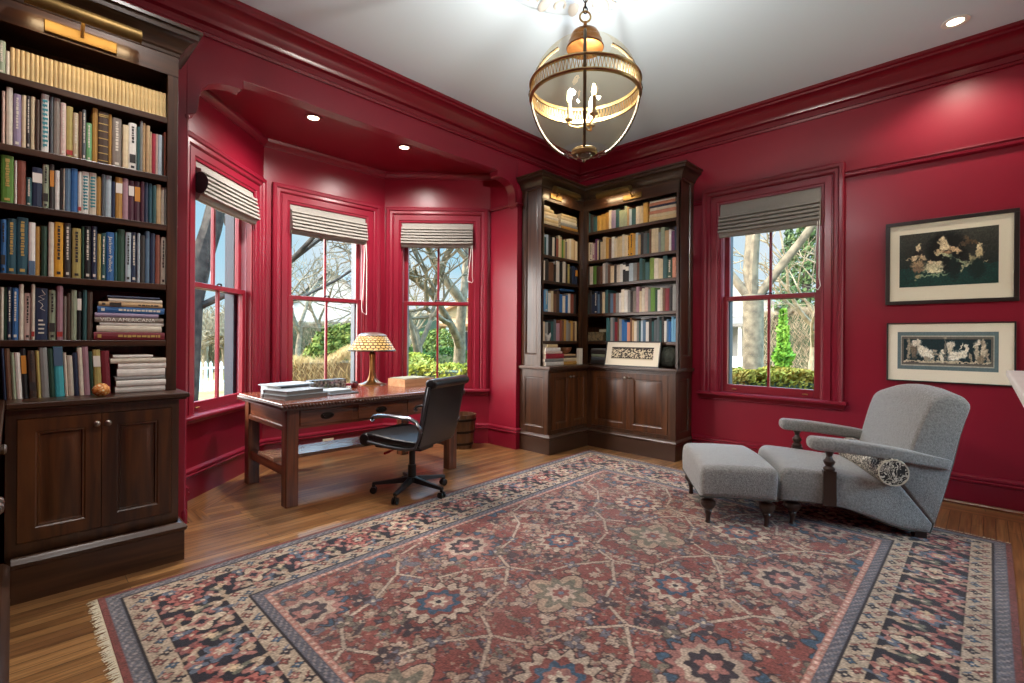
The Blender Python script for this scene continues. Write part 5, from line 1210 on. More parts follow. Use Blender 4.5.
            # sprays around each rosette
            for a in range(8):
                t = a*PI/4+.39; xx, yy = x+.225*math.cos(t), y+.225*math.sin(t); cc = small[(a+kind) % 7]
                sym(xx, yy, lambda X, Y, f: stamp(X, Y, t, [(.036, 3, .5, 0, fade(dark, .4)), (.029, 3, .55, 0, fade(cc)), (.010, 1, 0, 0, fade(ivory))], f))
    # ---- borders (distance from edge e)
    def band(a, b, col): C[(e >= a) & (e < b)] = col
    side_u = np.minimum(U, W-U) < np.minimum(V, Ht-V)            # True on the long sides
    s = np.where(side_u, V, U)                                   # coordinate along the border
    band(0, .024, (128, 66, 58)); band(.024, .075, (104, 104, 112)); band(.075, .083, dark)
    band(.083, .165, (190, 170, 142)); band(.165, .175, dark)
    band(.175, .395, (42, 40, 48)); band(.395, .405, dark); band(.405, .485, (190, 170, 142)); band(.485, .493, dark)
    band(.493, .535, (100, 100, 110)); band(.535, .56, (190, 130, 112))
    # dashed guards
    for a, b, c1 in ((.030, .070, (150, 142, 138)), (.498, .530, (146, 136, 134))):
        m = (e >= a) & (e < b) & (((s/.016).astype(int)+(e/.012).astype(int)) % 3 == 0); C[m] = c1
    m = (e >= .54) & (e < .556) & ((s/.02).astype(int) % 2 == 0); C[m] = (216, 178, 156)
    keep = e.copy()
    def along(off, step, fn):
        d = off
        nL = int((Ht-2*d)/step); nS = int((W-2*d)/step)
        for k in range(nL+1):
            y = d+(Ht-2*d)*k/nL
            fn(d, y, 0, k); fn(W-d, y, PI, k)
        for k in range(1, nS):
            x = d+(W-2*d)*k/nS
            fn(x, d, PI/2, k); fn(x, Ht-d, -PI/2, k)
    for off in (.124, .445):
        along(off, .052, lambda x, y, r, k: stamp(x+.014*math.cos(r)*(1 if k % 2 else -1), y+.014*math.sin(r)*(1 if k % 2 else -1), r, [(.019, 4, .3, 0, fade(dark, .25)), (.015, 4, .35, 0, (brick, blue, rose, navy)[k % 4]), (.005, 1, 0, 0, ivory)]))
        along(off, .052, lambda x, y, r, k: stamp(x-.022*math.cos(r)*(1 if k % 2 else -1)+.026*math.sin(r), y-.022*math.sin(r)*(1 if k % 2 else -1)+.026*math.cos(r), r+.8, [(.013, 2, .4, 0, (brick*.9, steel, brick)[k % 3])], 1, 2))
    mo = .285
    def lf(x, y, r, k, da, dn, col, sz, ro):
        tx, ty = -math.sin(r), math.cos(r); nx_, ny_ = math.cos(r), math.sin(r)
        stamp(x+tx*da+nx_*dn, y+ty*da+ny_*dn, r+ro, [(sz, 3, .45, 0, col), (sz*.35, 1, 0, 0, ivory)], 1, 1.5)
    def main(x, y, r, k):
        for da, dn, c, ro in ((.08, .055, rose, .7), (-.08, .055, rose, -.7), (.08, -.055, (164, 84, 74), -.7), (-.08, -.055, (164, 84, 74), .7), (.045, .085, steel, 0), (-.045, -.085, steel, 0), (.045, -.085, ltan, 1), (-.045, .085, ltan, 1), (.12, .02, green, .2), (-.12, -.02, rose, .2), (.0, .092, rose, 1.5), (.0, -.092, rose, 1.5), (.115, -.09, (150, 90, 84), .3), (.115, .09, ltan, .3)):
            lf(x, y, r, k, da, dn, np.array(c, float), .034, ro)
        if k % 3 == 0: L = [(.078, 8, .14, 0, (30, 26, 32)), (.07, 8, .16, 0, (186, 104, 92)), (.048, 8, .12, 0, (120, 52, 50)), (.03, 6, .25, 0, ivory), (.011, 1, 0, 0, blue)]
        elif k % 3 == 1: L = [(.075, 4, .3, 0, (30, 26, 32)), (.068, 4, .34, 0, (210, 190, 158)), (.04, 4, .3, .8, rose), (.02, 4, .2, 0, navy)]
        else: L = [(.072, 6, .22, 0, (30, 26, 32)), (.066, 6, .24, 0, steel), (.044, 6, .2, 0, (190, 120, 104)), (.022, 6, .3, 0, ivory)]
        stamp(x, y, r, L, 1, 1.15)
    along(mo, .265, main)
    along(mo, .265/2, lambda x, y, r, k: stamp(x, y, r, [(.02, 4, .4, 0, (206, 180, 140))]) if k % 2 else None)
    # ---- wear, abrash, knots
    ab = noise(4, .11)*.6+noise(4, .035)*.4; C *= (.90+.2*ab)[..., None]
    wear = np.clip(noise(.5, .5)*.6+noise(.12, .12)*.4-.42, 0, 1)*1.5; m = (e > .56)
    C = C*(1-.34*wear[..., None]*m[..., None])+np.array((178, 146, 130))*(.34*wear*m)[..., None]
    C *= (.80+.40*rg.random((ny, nx)))[..., None]; C *= (.93+.14*noise(.02, .008))[..., None]
    C = C*np.array((.86, .84, .84)); C = C.clip(8, 240); g = C.mean(2, keepdims=True); C = g+(C-g)*.84
    A, B, D_, E_ = np.array((-2.875, .275)), np.array((.09, .27)), np.array((.105, 4.125)), np.array((-3.065, 4.335))
    def P(u, v):
        a, b = u/W, v/Ht; wob = .012*np.sin(v*3.1+1)*np.where(a < .02, 1, 0)
        q = ((1-a)*(1-b))[:, None]*A+(a*(1-b))[:, None]*B+(a*b)[:, None]*D_+((1-a)*b)[:, None]*E_
        return q[:, 0], q[:, 1]+0*u, .0088+.0006*np.sin(u*9)*np.sin(v*7)
    rt = thing('persian_rug', 'large worn red and navy oriental rug with fringed ends on the oak floor', 'rug', (-1.45, 2.25, 0))
    colour_grid('pile', W, Ht, nx, ny, s2l(C), P, vcol_mat('rug_wool', .95, .35, 500, sheen=.15, spec=.1), rt)
    # backing slab with selvedge sides
    v = [(*q, z) for z in (.0006, .0078) for q in (A, B, D_, E_)]
    MB().add([tuple(float(c) for c in p) for p in v], [(3,2,1,0),(4,5,6,7),(0,1,5,4),(1,2,6,5),(2,3,7,6),(3,0,4,7)]).obj('selvedge', mat('selvedge_wool', '6e4640', .95), rt, angle=0)
    FR = mat('fringe_cotton', 'cfc3a8', .95, var=.15, vscale=200); r2 = random.Random(9)
    for p, q, out in ((A, B, -1), (D_, E_, 1)):
        mb = MB(); n = 520
        for k in range(n):
            t = (k+.5)/n; x, y = p[0]*(1-t)+q[0]*t, p[1]*(1-t)+q[1]*t; l = .022+.02*r2.random(); dx = (r2.random()-.5)*.03; w = .0032
            mb.add([(x-w, y, .0062), (x+w, y, .0062), (x+dx*.6+w, y+out*l*.6, .0045), (x+dx*.6-w, y+out*l*.6, .0045), (x+dx+w*.7, y+out*l, .002), (x+dx-w*.7, y+out*l, .002)], [(0, 1, 2, 3), (3, 2, 4, 5)])
        mb.obj('fringe', FR, rt, angle=0)
make_rug()

# ------------------------------------------------------------------ framed prints on the wall
def print_frame(label, x0, x1, z0, z1, art, fw, matl, mats, nm='framed_print'):
    y = YR-.004; rt = thing(nm, label, 'picture', ((x0+x1)/2, y, z0), None)
    w, h = x1-x0, z1-z0; fn = lambda u, v, n: (x0+u, y-n, z0+v)
    mb = MB(); ring(mb, fn, w, h, fw, .0, .03); mb.obj('frame', matl, rt, angle=0, bevel=.002)
    MB().box(x0+.006, x1-.006, y-.016, y-.002, z0+.006, z1-.006).obj('mat_board', mats, rt, angle=0)
    a0, a1, b0, b1, im = art; ny, nx = im.shape[:2]
    colour_grid('print', a1-a0, b1-b0, nx, ny, im, lambda u, v: (a0+u, y-.0175+0*u, b0+v), PRINT, rt)
    g = MB(); g.box(x0+fw*.7, x1-fw*.7, y-.0235, y-.0215, z0+fw*.7, z1-fw*.7); g.obj('glazing', glass_mat('picture_glass', 'ffffff', .004), rt, angle=0)
def blob(im, X, Y, cx, cy, rx, ry, rot, col, soft=.25):
    c, s = math.cos(rot), math.sin(rot); a = ((X-cx)*c+(Y-cy)*s)/(rx*1.22); b = (-(X-cx)*s+(Y-cy)*c)/(ry*1.22); k = np.clip((1-np.hypot(a, b))/soft, 0, 1)[..., None]
    im[:] = im*(1-k)+np.array(col, float)*k
def art_top():
    nx, ny = 300, 176; X, Y = np.meshgrid(np.linspace(0, 1.7, nx), np.linspace(0, 1, ny)); im = np.zeros((ny, nx, 3)); im[:] = (24, 30, 28)
    rw = np.random.default_rng(14); wx, wy = blur(rw.random((ny, nx)), 14)-.5, blur(rw.random((ny, nx)), 14)-.5; X = X+.45*wx; Y = Y+.45*wy
    im += (np.clip(Y-.35, 0, 1)*70)[..., None]*np.array((.75, .62, .5)); im[Y < .35] = (14, 52, 48)
    rg = np.random.default_rng(4); cream = (206, 186, 150)
    blob(im, X, Y, .85, .62, .33, .34, 0, (10, 12, 12), .3)
    for cx, cy, rx, ry, ro, c in ((.36, .72, .05, .07, 0, cream), (.36, .62, .09, .06, .2, (30, 24, 22)), (.28, .55, .08, .035, .5, cream), (.42, .55, .07, .04, -.5, (180, 158, 126)), (.2, .53, .09, .015, 0, (170, 150, 120)), (.34, .42, .12, .08, .3, (150, 126, 98)), (.36, .33, .10, .06, 0, (120, 96, 76)),
        (.80, .80, .075, .095, .1, cream), (.84, .70, .08, .05, 0, (214, 196, 160)), (.72, .62, .09, .05, .3, (190, 164, 128)), (1.0, .64, .10, .05, -.4, (190, 160, 124)), (.86, .60, .08, .03, 0, (150, 120, 92)),
        (.62, .36, .18, .09, .2, (196, 186, 152)), (.72, .44, .05, .04, 0, cream), (.58, .44, .05, .04, 0, cream), (.66, .27, .16, .03, 0, (216, 206, 172)), (.6, .20, .30, .022, .02, (120, 140, 110)), (.34, .18, .06, .04, .4, (150, 140, 104)),
        (.95, .50, .26, .03, -.45, (170, 172, 138)), (1.05, .44, .2, .025, -.6, (140, 150, 120)), (1.2, .36, .16, .025, .7, (180, 176, 140)), (1.28, .45, .05, .08, .2, (150, 140, 106)), (1.4, .55, .06, .12, -.4, (184, 166, 128)), (1.38, .66, .03, .09, 0, (206, 188, 150)), (1.25, .78, .14, .03, -.5, (92, 72, 52)), (1.15, .74, .12, .03, .3, (80, 64, 48)), (1.5, .38, .03, .012, 1.2, (190, 176, 140)),
        (.97, .32, .11, .22, .1, (8, 26, 26)), (1.36, .28, .14, .16, .3, (8, 30, 28))):
        blob(im, X, Y, cx, cy, rx, ry, ro, c, .4)
    fine = blur(rg.random((ny, nx)), 2)-.5; im *= (1+1.1*fine+.3*(blur(rg.random((ny, nx)), 6)-.5)/.1*.25)[..., None]; return s2l(im.clip(4, 240))
def art_low():
    nx, ny = 360, 130; X, Y = np.meshgrid(np.linspace(0, 2.75, nx), np.linspace(0, 1, ny)); im = np.zeros((ny, nx, 3)); im[:] = (92, 112, 116)
    d = np.minimum(np.minimum(X, 2.75-X), np.minimum(Y, 1-Y)); im[d > .10] = (168, 166, 154); im[d > .13] = (96, 92, 84); im[d > .19] = (20, 44, 50)
    rw = np.random.default_rng(15); X = X+.4*(blur(rw.random((ny, nx)), 12)-.5); Y = Y+.4*(blur(rw.random((ny, nx)), 12)-.5)
    cr = (216, 208, 190); gr = (150, 140, 122)
    im[(Y > .19) & (Y < .245) & (d > .18)] = (186, 174, 150)
    for i, (cx, cy, rx, ry, ro, c) in enumerate(((.33, .52, .05, .26, 0, gr), (.33, .76, .05, .06, 0, gr), (.48, .50, .09, .22, .2, (110, 98, 84)), (.55, .70, .16, .08, .3, cr), (.62, .77, .05, .05, 0, cr), (.62, .58, .06, .1, .4, (190, 180, 160)), (.80, .45, .22, .13, -.5, cr), (.92, .40, .15, .14, .2, (230, 224, 208)), (.72, .58, .1, .05, -.8, cr), (.85, .30, .1, .06, 0, gr), (1.1, .42, .11, .025, 0, gr), (1.04, .33, .02, .1, .2, gr), (1.18, .33, .02, .1, -.2, gr), (1.1, .50, .08, .03, 0, (170, 160, 140)),
        (1.30, .50, .05, .06, 0, cr), (1.27, .34, .05, .12, .3, cr), (1.37, .55, .028, .32, 0, (110, 106, 98)), (1.37, .84, .06, .025, 0, gr), (1.52, .66, .12, .09, .4, cr), (1.50, .52, .07, .14, .2, (200, 190, 170)), (1.65, .38, .22, .12, .2, (226, 220, 204)), (1.85, .42, .14, .10, .6, cr), (1.95, .55, .06, .09, 0, cr), (1.93, .66, .05, .05, 0, cr), (1.80, .62, .02, .1, -.4, cr), (2.05, .34, .03, .14, .2, gr), (2.2, .50, .07, .24, .1, (176, 166, 146)), (2.25, .73, .06, .07, 0, cr), (2.15, .66, .1, .02, .7, cr), (2.38, .52, .07, .22, -.1, (196, 184, 160)), (2.36, .74, .06, .06, 0, gr), (2.47, .44, .04, .2, .2, gr), (2.3, .3, .1, .1, 0, (130, 118, 100)))):
        blob(im, X, Y, cx, cy, rx, ry, ro, c, .35)
    rg = np.random.default_rng(6); fine = blur(rg.random((ny, nx)), 2)-.5; k = (d > .19)[..., None]; im = np.where(k, im*(1+1.0*fine)[..., None], im*(1+.4*fine)[..., None]); return s2l(im.clip(4, 245))
MB2 = mat('mat_board_warm', 'd8d0bb', .9)
print_frame('larger upper framed print: pale figures round a table on a dark green ground', -.592, .155, 1.487, 2.137, (-.505, .052, 1.622, 2.035, art_top()), .028, mat('dark_walnut_frame', '1e1512', .35), MB2)
print_frame('lower framed print: white classical figures in a frieze on dark teal', -.582, .142, .885, 1.345, (-.513, .055, .982, 1.272, art_low()), .010, mat('thin_black_frame', '14110f', .35), MATB)

# ------------------------------------------------------------------ chimneypiece at the right edge
def mantel():
    MAR = mat('white_marble', 'e2deda', .3, var=.08, vscale=6)
    rt = thing('mantelpiece', 'white marble mantelpiece whose shelf corner shows at the right edge', 'fireplace', (.45, 1.5, 0))
    MB().box(.046, XE-.02, .62, 2.45, 1.078, 1.10).obj('mantel_shelf', MAR, rt, angle=0, bevel=.006)
    mb = MB(); mb.sweep([(XE-.02, 2.32), (.30, 2.32), (.30, .68), (XE-.02, .68)], [(0, 0), (.03, .02), (.05, .04), (.12, .06), (.16, .08), (.16, .097), (0, .097)], 1, False, .98); mb.obj('shelf_moulding', MAR, rt, angle=25)
    MB().box(.30, .42, .70, 2.30, .78, .98).obj('frieze', MAR, rt, angle=0)
    for y in (.70, 2.06): MB().box(.30, .42, y, y+.24, 0, .78).obj('jamb', MAR, rt, angle=0, bevel=.008)
    MB().box(.43, XE-.021, .70, 2.30, 0, .98).obj('firebox', mat('soot_brick', '241d1a', .9), rt, angle=0)
    m = MB(); m.box(.43, XE, .70, 2.30, 1.101, H-.001); structure(m.obj('wall_chimney', RED, angle=0), 'crimson chimney breast above the mantel', 'wall')
mantel()
# ------------------------------------------------------------------ outdoors
GZ = -.75
def noise_ramp(name, cols, scale, rough=.95, detail=6):
    m, nt, b = new_mat(name); tc = nt.nodes.new('ShaderNodeTexCoord'); n = nt.nodes.new('ShaderNodeTexNoise'); n.inputs['Scale'].default_value = scale; n.inputs['Detail'].default_value = detail
    nt.links.new(tc.outputs['Object'], n.inputs['Vector']); r = nt.nodes.new('ShaderNodeValToRGB')
    for i, (p, c) in enumerate(cols):
        e = r.color_ramp.elements[i] if i < 2 else r.color_ramp.elements.new(p); e.position = p; e.color = tuple(v*.62 for v in lin(c))+(1,)
    nt.links.new(n.outputs['Fac'], r.inputs['Fac']); nt.links.new(r.outputs['Color'], b.inputs['Base Color']); b.inputs['Roughness'].default_value = rough; b.inputs['Specular IOR Level'].default_value = .1
    return m
LAWN = noise_ramp('winter_lawn', [(.3, '7d7a48'), (.5, '9d8d5c'), (.65, 'ab9b70'), (.8, '777940')], .9)
mb = MB(); mb.add([(-90, -40, GZ), (60, -40, GZ), (60, 110, GZ), (-90, 110, GZ)], [(0, 1, 2, 3)]); structure(mb.obj('ground', LAWN, angle=0, fix=False), 'dry winter lawn outside the windows', 'lawn')
BARKD = noise_ramp('dark_bark', [(.35, '3a3633'), (.65, '5c544c')], 9); BARKL = noise_ramp('pale_bark', [(.35, '6a6152'), (.65, '93866f')], 8); BARKW = noise_ramp('twig_bark', [(.35, '857760'), (.65, 'a5967b')], 8)
def tree(label, x, y, trunk_r, trunk_h, depth, spread, seed, m, n0=3, twig=.72, lean=(0, 0), minr=.006, up=.25, group='bare trees outside the windows', forks=None):
    rg = random.Random(seed); trunk = MB(); tw = MB(); rt = thing('bare_tree', label, 'tree', (x, y, GZ), group)
    def branch(p, d, r, l, lev):
        pts = [p]; rad = [r]; n = 4 if lev < 2 else 3
        for i in range(n):
            d = (d+Vector((rg.uniform(-1, 1), rg.uniform(-1, 1), rg.uniform(-.6, 1)))*.16+Vector((0, 0, up*.12))).normalized(); p = p+d*l/n; pts.append(p); rad.append(r*(1-.38*(i+1)/n))
        (trunk if lev < 2 else tw).tube(pts, rad, 9 if lev == 0 else 6 if lev < 3 else 4)
        if lev >= depth or r < minr: return
        k = n0 if lev < 3 else rg.choice((2, 3, 3))
        for i in range(k):
            a = d.orthogonal().normalized(); a.rotate(__import__('mathutils').Quaternion(d, rg.random()*6.28)); t = rg.uniform(.45, 1) if i else 1
            q = pts[max(1, round(t*n))]; nd = (d*(1-spread*rg.uniform(.5, 1))+a*spread*rg.uniform(.7, 1.25)).normalized()
            branch(q, nd, r*rg.uniform(.52, .68), l*rg.uniform(.62, .86), lev+1)
    base = Vector((x, y, GZ))
    trunk.tube([base-Vector((0, 0, .1)), base+Vector((0, 0, .15)), base+Vector((0, 0, .5))], [trunk_r*1.7, trunk_r*1.25, trunk_r*1.05], 10)
    if forks:
        for (dx, dy, dz, rr, ll) in forks: branch(base+Vector((lean[0]*trunk_h, lean[1]*trunk_h, trunk_h)), Vector((dx, dy, dz)).normalized(), rr, ll, 1)
        trunk.tube([base+Vector((0, 0, .4)), base+Vector((lean[0]*trunk_h*.5, lean[1]*trunk_h*.5, trunk_h*.5)), base+Vector((lean[0]*trunk_h, lean[1]*trunk_h, trunk_h+.15))], [trunk_r*1.06, trunk_r, trunk_r*.98], 10)
    else: branch(base+Vector((0, 0, .45)), Vector((lean[0], lean[1], 1)).normalized(), trunk_r, trunk_h, 0)
    trunk.obj('trunk', m, rt, angle=60, fix=False)
    if tw.v: tw.obj('twigs', m if m is not BARKD else BARKD, rt, angle=60, fix=False)
def ray_at(px, t):
    k = (px-512)/487.734; d = F3+R3*k; return d.x*t, d.y*t
def leafmass(mb, n, rg, fn, sz, mi=0, blade=False):
    for _ in range(n):
        p = Vector(fn(rg)); a = Vector((rg.gauss(0, 1), rg.gauss(0, 1), rg.gauss(0, 1))).normalized(); b = a.orthogonal().normalized(); c = a.cross(b); s = sz*rg.uniform(.6, 1.3)
        if blade: b = (Vector((0, 0, 1))+b*.7).normalized()*2.2; c = b.cross(a).normalized()*.22
        mb.add([p+b*s, p+c*s*.6, p-b*s, p-c*s*.6], [(0, 1, 2, 3)], mi)
def hedge(label, a, b, wid, z0, z1, cols, n, seed, sz=.06, name='hedge', cat='hedge'):
    rg = random.Random(seed); A, B = Vector((a[0], a[1], 0)), Vector((b[0], b[1], 0)); d = (B-A).normalized(); nn = Vector((-d.y, d.x, 0)); L = (B-A).length; mb = MB()
    rt = thing(name, label, cat, ((a[0]+b[0])/2, (a[1]+b[1])/2, GZ), 'hedges outside the windows')
    bump = lambda s: .10*math.sin(s*3.1+seed)+.06*math.sin(s*7.3)
    def fn(r):
        s, t = r.random()*L, r.random()
        if r.random() < .55: q, z = r.uniform(-1, 1), z1+bump(s)-abs(r.gauss(0, .05))
        else: q, z = r.choice((-1, 1))*(1-abs(r.gauss(0, .06))), z0+(z1-z0)*r.random()
        return A+d*s+nn*q*wid/2+Vector((0, 0, z))
    leafmass(mb, int(n*2.4), rg, fn, sz*.62, 0, 'dry' in label or 'straw' in label or 'brush' in label or 'thicket' in label); ms = noise_ramp('hedge_leaf_%d' % seed, cols, 1.4); mb.obj('foliage', ms, rt, angle=0, fix=False)
    c = MB(); c.box(0, L, -wid*.46, wid*.46, z0, z1-.08); c.xf(lambda x, y, z: tuple(A+d*x+nn*y+Vector((0, 0, z)))); c.obj('stems', mat('hedge_core_%d' % seed, {0: '2f3a22'}.get(0), .95) if 'dry' not in label else mat('dry_core', '6a5838', .95), rt, angle=0)
def bush(label, x, y, r, zc, cols, n, seed, sz=.07, sq=1.0, name='bush', cat='bush'):
    rg = random.Random(seed); rt = thing(name, label, cat, (x, y, GZ), 'bushes outside the windows'); mb = MB()
    def fn(q):
        v = Vector((q.gauss(0, 1), q.gauss(0, 1), q.gauss(0, 1))).normalized(); k = 1-.35*q.random()**2; k *= 1+.12*math.sin(v.x*7+seed)*math.sin(v.z*6)
        return Vector((x+v.x*r*k, y+v.y*r*k, zc+v.z*r*k*sq))
    leafmass(mb, int(n*1.8), rg, fn, sz*.7); mb.obj('foliage', noise_ramp('bush_leaf_%d' % seed, cols, 1.2), rt, angle=0, fix=False)
    st = MB()
    for k in range(5): a = k*1.26; st.tube([(x+.05*math.cos(a), y+.05*math.sin(a), GZ), (x+r*.4*math.cos(a), y+r*.4*math.sin(a), zc)], [.03, .015], 5)
    st.obj('stems', BARKD, rt)
def conifer(label, x, y, h, r, seed, cols, n=4200):
    rg = random.Random(seed); rt = thing('conifer', label, 'tree', (x, y, GZ), 'evergreens outside the windows'); mb = MB()
    def fn(q):
        t = q.random()**.7; z = GZ+.3+(h-.3)*(1-t)**1.0 if False else GZ+.4+(h-.4)*q.random()**1.25; f_ = 1-(z-GZ)/h; rr = r*f_*(.72+.28*math.sin(z*9+seed))*math.sqrt(q.random()); a = q.random()*6.28
        return Vector((x+rr*math.cos(a), y+rr*math.sin(a), z-.25*rr))
    leafmass(mb, n, rg, fn, .12); mb.obj('foliage', noise_ramp('needles_%d' % seed, cols, 1.0), rt, angle=0, fix=False)
    MB().tube([(x, y, GZ), (x, y, GZ+h*.9)], [r*.12, .02], 8).obj('trunk', BARKD, rt)
def house(label, px, dist, w, d, eave, ridge, wallc, roofc, rot, porch=False, seed=1):
    x, y = ray_at(px, dist); a = math.atan2(y, x)+rot; fr = frame((x, y, GZ), (math.cos(a+PI/2), math.sin(a+PI/2)), (math.cos(a), math.sin(a)))
    rt = thing('house', label, 'house', (x, y, GZ), 'neighbouring houses'); w2_ = w/2; WALLM = mat('siding_'+wallc, wallc, .8); ROOF = mat('roof_'+roofc, roofc, .8, var=.15, vscale=3); TR = mat('house_trim', 'bcb9b2', .6); DG = mat('house_glass', '39434d', .15)
    mb = MB(); mb.prism([(-w2_, 0), (w2_, 0), (w2_, eave), (0, ridge), (-w2_, eave)], 0, d, 'y'); mb.xf(fr); mb.obj('walls', WALLM, rt, angle=0)
    mb = MB(); o = .35
    for s in (-1, 1): mb.prism([(s*(w2_+o), eave-o*(ridge-eave)/w2_), (0, ridge), (0, ridge+.18), (s*(w2_+o), eave+.18-o*(ridge-eave)/w2_)], -.3, d+.3, 'y')
    mb.xf(fr); mb.obj('roof', ROOF, rt, angle=0)
    for fl_ in range(int(eave//2.6)):
        for k in (-1, 0, 1):
            mb = MB(); cx = k*w*.3; z0 = .8+fl_*2.7; mb.box(cx-.55, cx+.55, -.04, -.001, z0-.1, z0+1.7, 0); f = mb.xf(fr).obj('window', TR, rt, angle=0)
            g = MB(); g.box(cx-.43, cx+.43, -.07, -.041, z0, z0+1.6); g.box(cx-.43, cx+.43, -.07, -.041, z0, z0+1.6) if False else None; g.xf(fr).obj('pane', DG, f, angle=0)
    mb = MB(); mb.box(-w*.22, -w*.22+.6, d*.5, d*.5+.6, eave, ridge+.8); mb.xf(fr).obj('chimney', mat('chimney_brick', '8a5a48', .9), rt, angle=0)
    if porch:
        mb = MB(); mb.prism([(-2.4, 2.75), (-2.4, 2.95), (0.1, 3.5), (0.1, 3.3)], -w2_-.2, w2_+.2, 'x'); mb.v = [(p[0], p[1], p[2]) for p in mb.v]; mb.xf(fr).obj('porch_roof', ROOF, rt, angle=0)
        for k in range(5): q = -w2_+.1+k*(w-.2)/4; MB().box(q-.09, q+.09, -2.25, -2.07, 0, 2.8).xf(fr).obj('porch_post', TR, rt, angle=0)
        mb = MB(); mb.box(-w2_, w2_, -2.35, -2.25, .5, .95); mb.box(-w2_, w2_, -2.35, 0, .3, .5); mb.xf(fr).obj('porch_deck', TR, rt, angle=0)
# left bay window: dark leaning tree, fence, lawn, shrubs
x, y = ray_at(180, 7.2); tree('dark tree with a curving trunk outside the left bay window', x, y, .20, 2.3, 5, .5, 5, BARKD, lean=(.035, .035), forks=[(.10, .12, 1, .17, 2.6), (.25, .85, .55, .06, 2.2), (-.1, -.5, .8, .10, 2)])
def fence():
    p, q = Vector((-19, -4, 0)), Vector((-19.5, 9, 0)); d = (q-p).normalized(); L = (q-p).length; WPT = mat('white_fence_paint', 'c4c2bc', .6)
    rt = thing('picket_fence', 'white picket fence beyond the lawn outside the left bay window', 'fence', (-19.2, 2.5, GZ)); fr = frame((p.x, p.y, GZ), d, (-d.y, d.x))
    mb = MB(); k = 0
    while k*.16 < L: a = k*.16; mb.prism([(a, .05), (a+.09, .05), (a+.09, 1.0), (a+.045, 1.08), (a, 1.0)], 0, .02, 'y'); k += 1
    mb.xf(fr).obj('pickets', WPT, rt, angle=0)
    for z in (.3, .8): MB().box(0, L, .02, .06, z, z+.08).xf(fr).obj('rail', WPT, rt, angle=0)
fence()
rg = random.Random(2)
for i, (px, t, lab) in enumerate([(178, 24, 'grey bare tree beyond the picket fence, far left of the left bay window'), (206, 23, 'grey bare tree beyond the picket fence, left pane'), (226, 26, 'grey bare tree beyond the picket fence, right pane'), (243, 22, 'grey bare tree beyond the picket fence nearest the bay corner')]):
    x, y = ray_at(px, t); tree(lab, x, y, .16, 1.2, 5, .62, 40+i, BARKW, minr=.008, n0=4, up=.1)
hedge('brown thicket of bare shrubs behind the picket fence', ray_at(150, 28), ray_at(262, 27), 2.5, GZ, 2.2, [(.3, '5f5342'), (.5, '84745a'), (.65, '9d8f76'), (.8, '6d6a48')], 5200, 3, .16)
# middle bay window
hedge('dry straw-coloured hedge outside the middle bay window', ray_at(276, 7.2), ray_at(356, 7.6), .9, GZ, .90, [(.3, 'a98d58'), (.5, 'cdb177'), (.65, 'dcc590'), (.8, '9e8a4e')], 5200, 4, .05)
x, y = ray_at(345, 11.5); bush('green bush behind the straw-coloured hedge', x, y, .85, .62, [(.3, '4a5a2c'), (.5, '71823e'), (.65, '8c9650'), (.8, '56642f')], 3400, 5, .09)
x, y = ray_at(331, 14); bush('rusty orange bush left of the green bush', x, y, .7, .55, [(.3, '7a5a34'), (.5, 'a07a48'), (.65, 'b8925c'), (.8, '6a6a38')], 1800, 6, .09)
house('white gabled house far beyond the middle bay window', 300, 56, 8, 9, 3.0, 5.6, '85827b', '5c5957', .3)
house('pale grey house right of the white gabled one', 331, 33, 5.2, 6, 4.4, 6.4, '8c877f', '635d57', -.4)
x, y = ray_at(262, 8.6); tree('dark tree whose long branch crosses the middle bay window', x, y, .10, 2.4, 4, .5, 9, BARKD, forks=[(-.1, 1.0, .42, .032, 3.2), (-.3, .4, 1.3, .035, 3.0), (-.3, -.3, 1, .05, 2.2)], minr=.008)
for i, (px, t) in enumerate([(298, 22), (322, 26)]):
    x, y = ray_at(px, t); tree(['pale bare tree before the white gabled house', 'slender bare tree before the far houses'][i], x, y, .14, 2.2, 5, .5, 60+i, BARKL, minr=.008)
hedge('grey-brown thicket before the far houses, seen in the middle bay window', ray_at(272, 30), ray_at(372, 28), 2.5, GZ, 1.9, [(.3, '6b5f4c'), (.5, '8f8168'), (.65, 'a69a80'), (.8, '767350')], 5200, 26, .15)
# right bay window
hedge('grey-brown thicket behind the trees, seen in the right bay window', ray_at(392, 29), ray_at(428, 28), 2.5, GZ, 2.4, [(.3, '6b5f4c'), (.5, '8f8168'), (.65, 'a69a80'), (.8, '767350')], 4000, 27, .15)
hedge('clipped yellow-green hedge outside the right bay window', ray_at(392, 8.2), ray_at(486, 7.4), 1.0, GZ, .78, [(.3, '77852e'), (.5, 'a5ac48'), (.65, 'c6c468'), (.8, '8a9438')], 5200, 7, .05)
hedge('dark green clipped hedge across the lawn, seen in the right bay window', ray_at(408, 17), ray_at(500, 15), 1.0, GZ, .72, [(.3, '27401f'), (.5, '3c5a2a'), (.65, '50703a'), (.8, '2f4a24')], 4000, 8, .07)
x, y = ray_at(437, 20); bush('round green bush in front of the ochre house', x, y, 1.1, .45, [(.3, '4a5a2c'), (.5, '68773a'), (.65, '7f8a48'), (.8, '56642f')], 2400, 9, .1)
house('ochre house with a porch beyond the right bay window', 470, 37, 9, 8, 2.7, 4.9, '8f744c', '8c623a', .25, porch=True)
x, y = ray_at(421, 11); tree('pale spreading bare tree at the left of the right bay window', x, y, .11, 1.7, 5, .52, 21, BARKL, minr=.006, n0=3)
x, y = ray_at(459, 14); tree('pale thick-trunked bare tree at the right of the right bay window', x, y, .20, 2.6, 6, .5, 22, BARKL, minr=.008, n0=3)
x, y = ray_at(404, 24); tree('distant bare tree left of the ochre house', x, y, .15, 2.0, 5, .55, 23, BARKW, minr=.008)
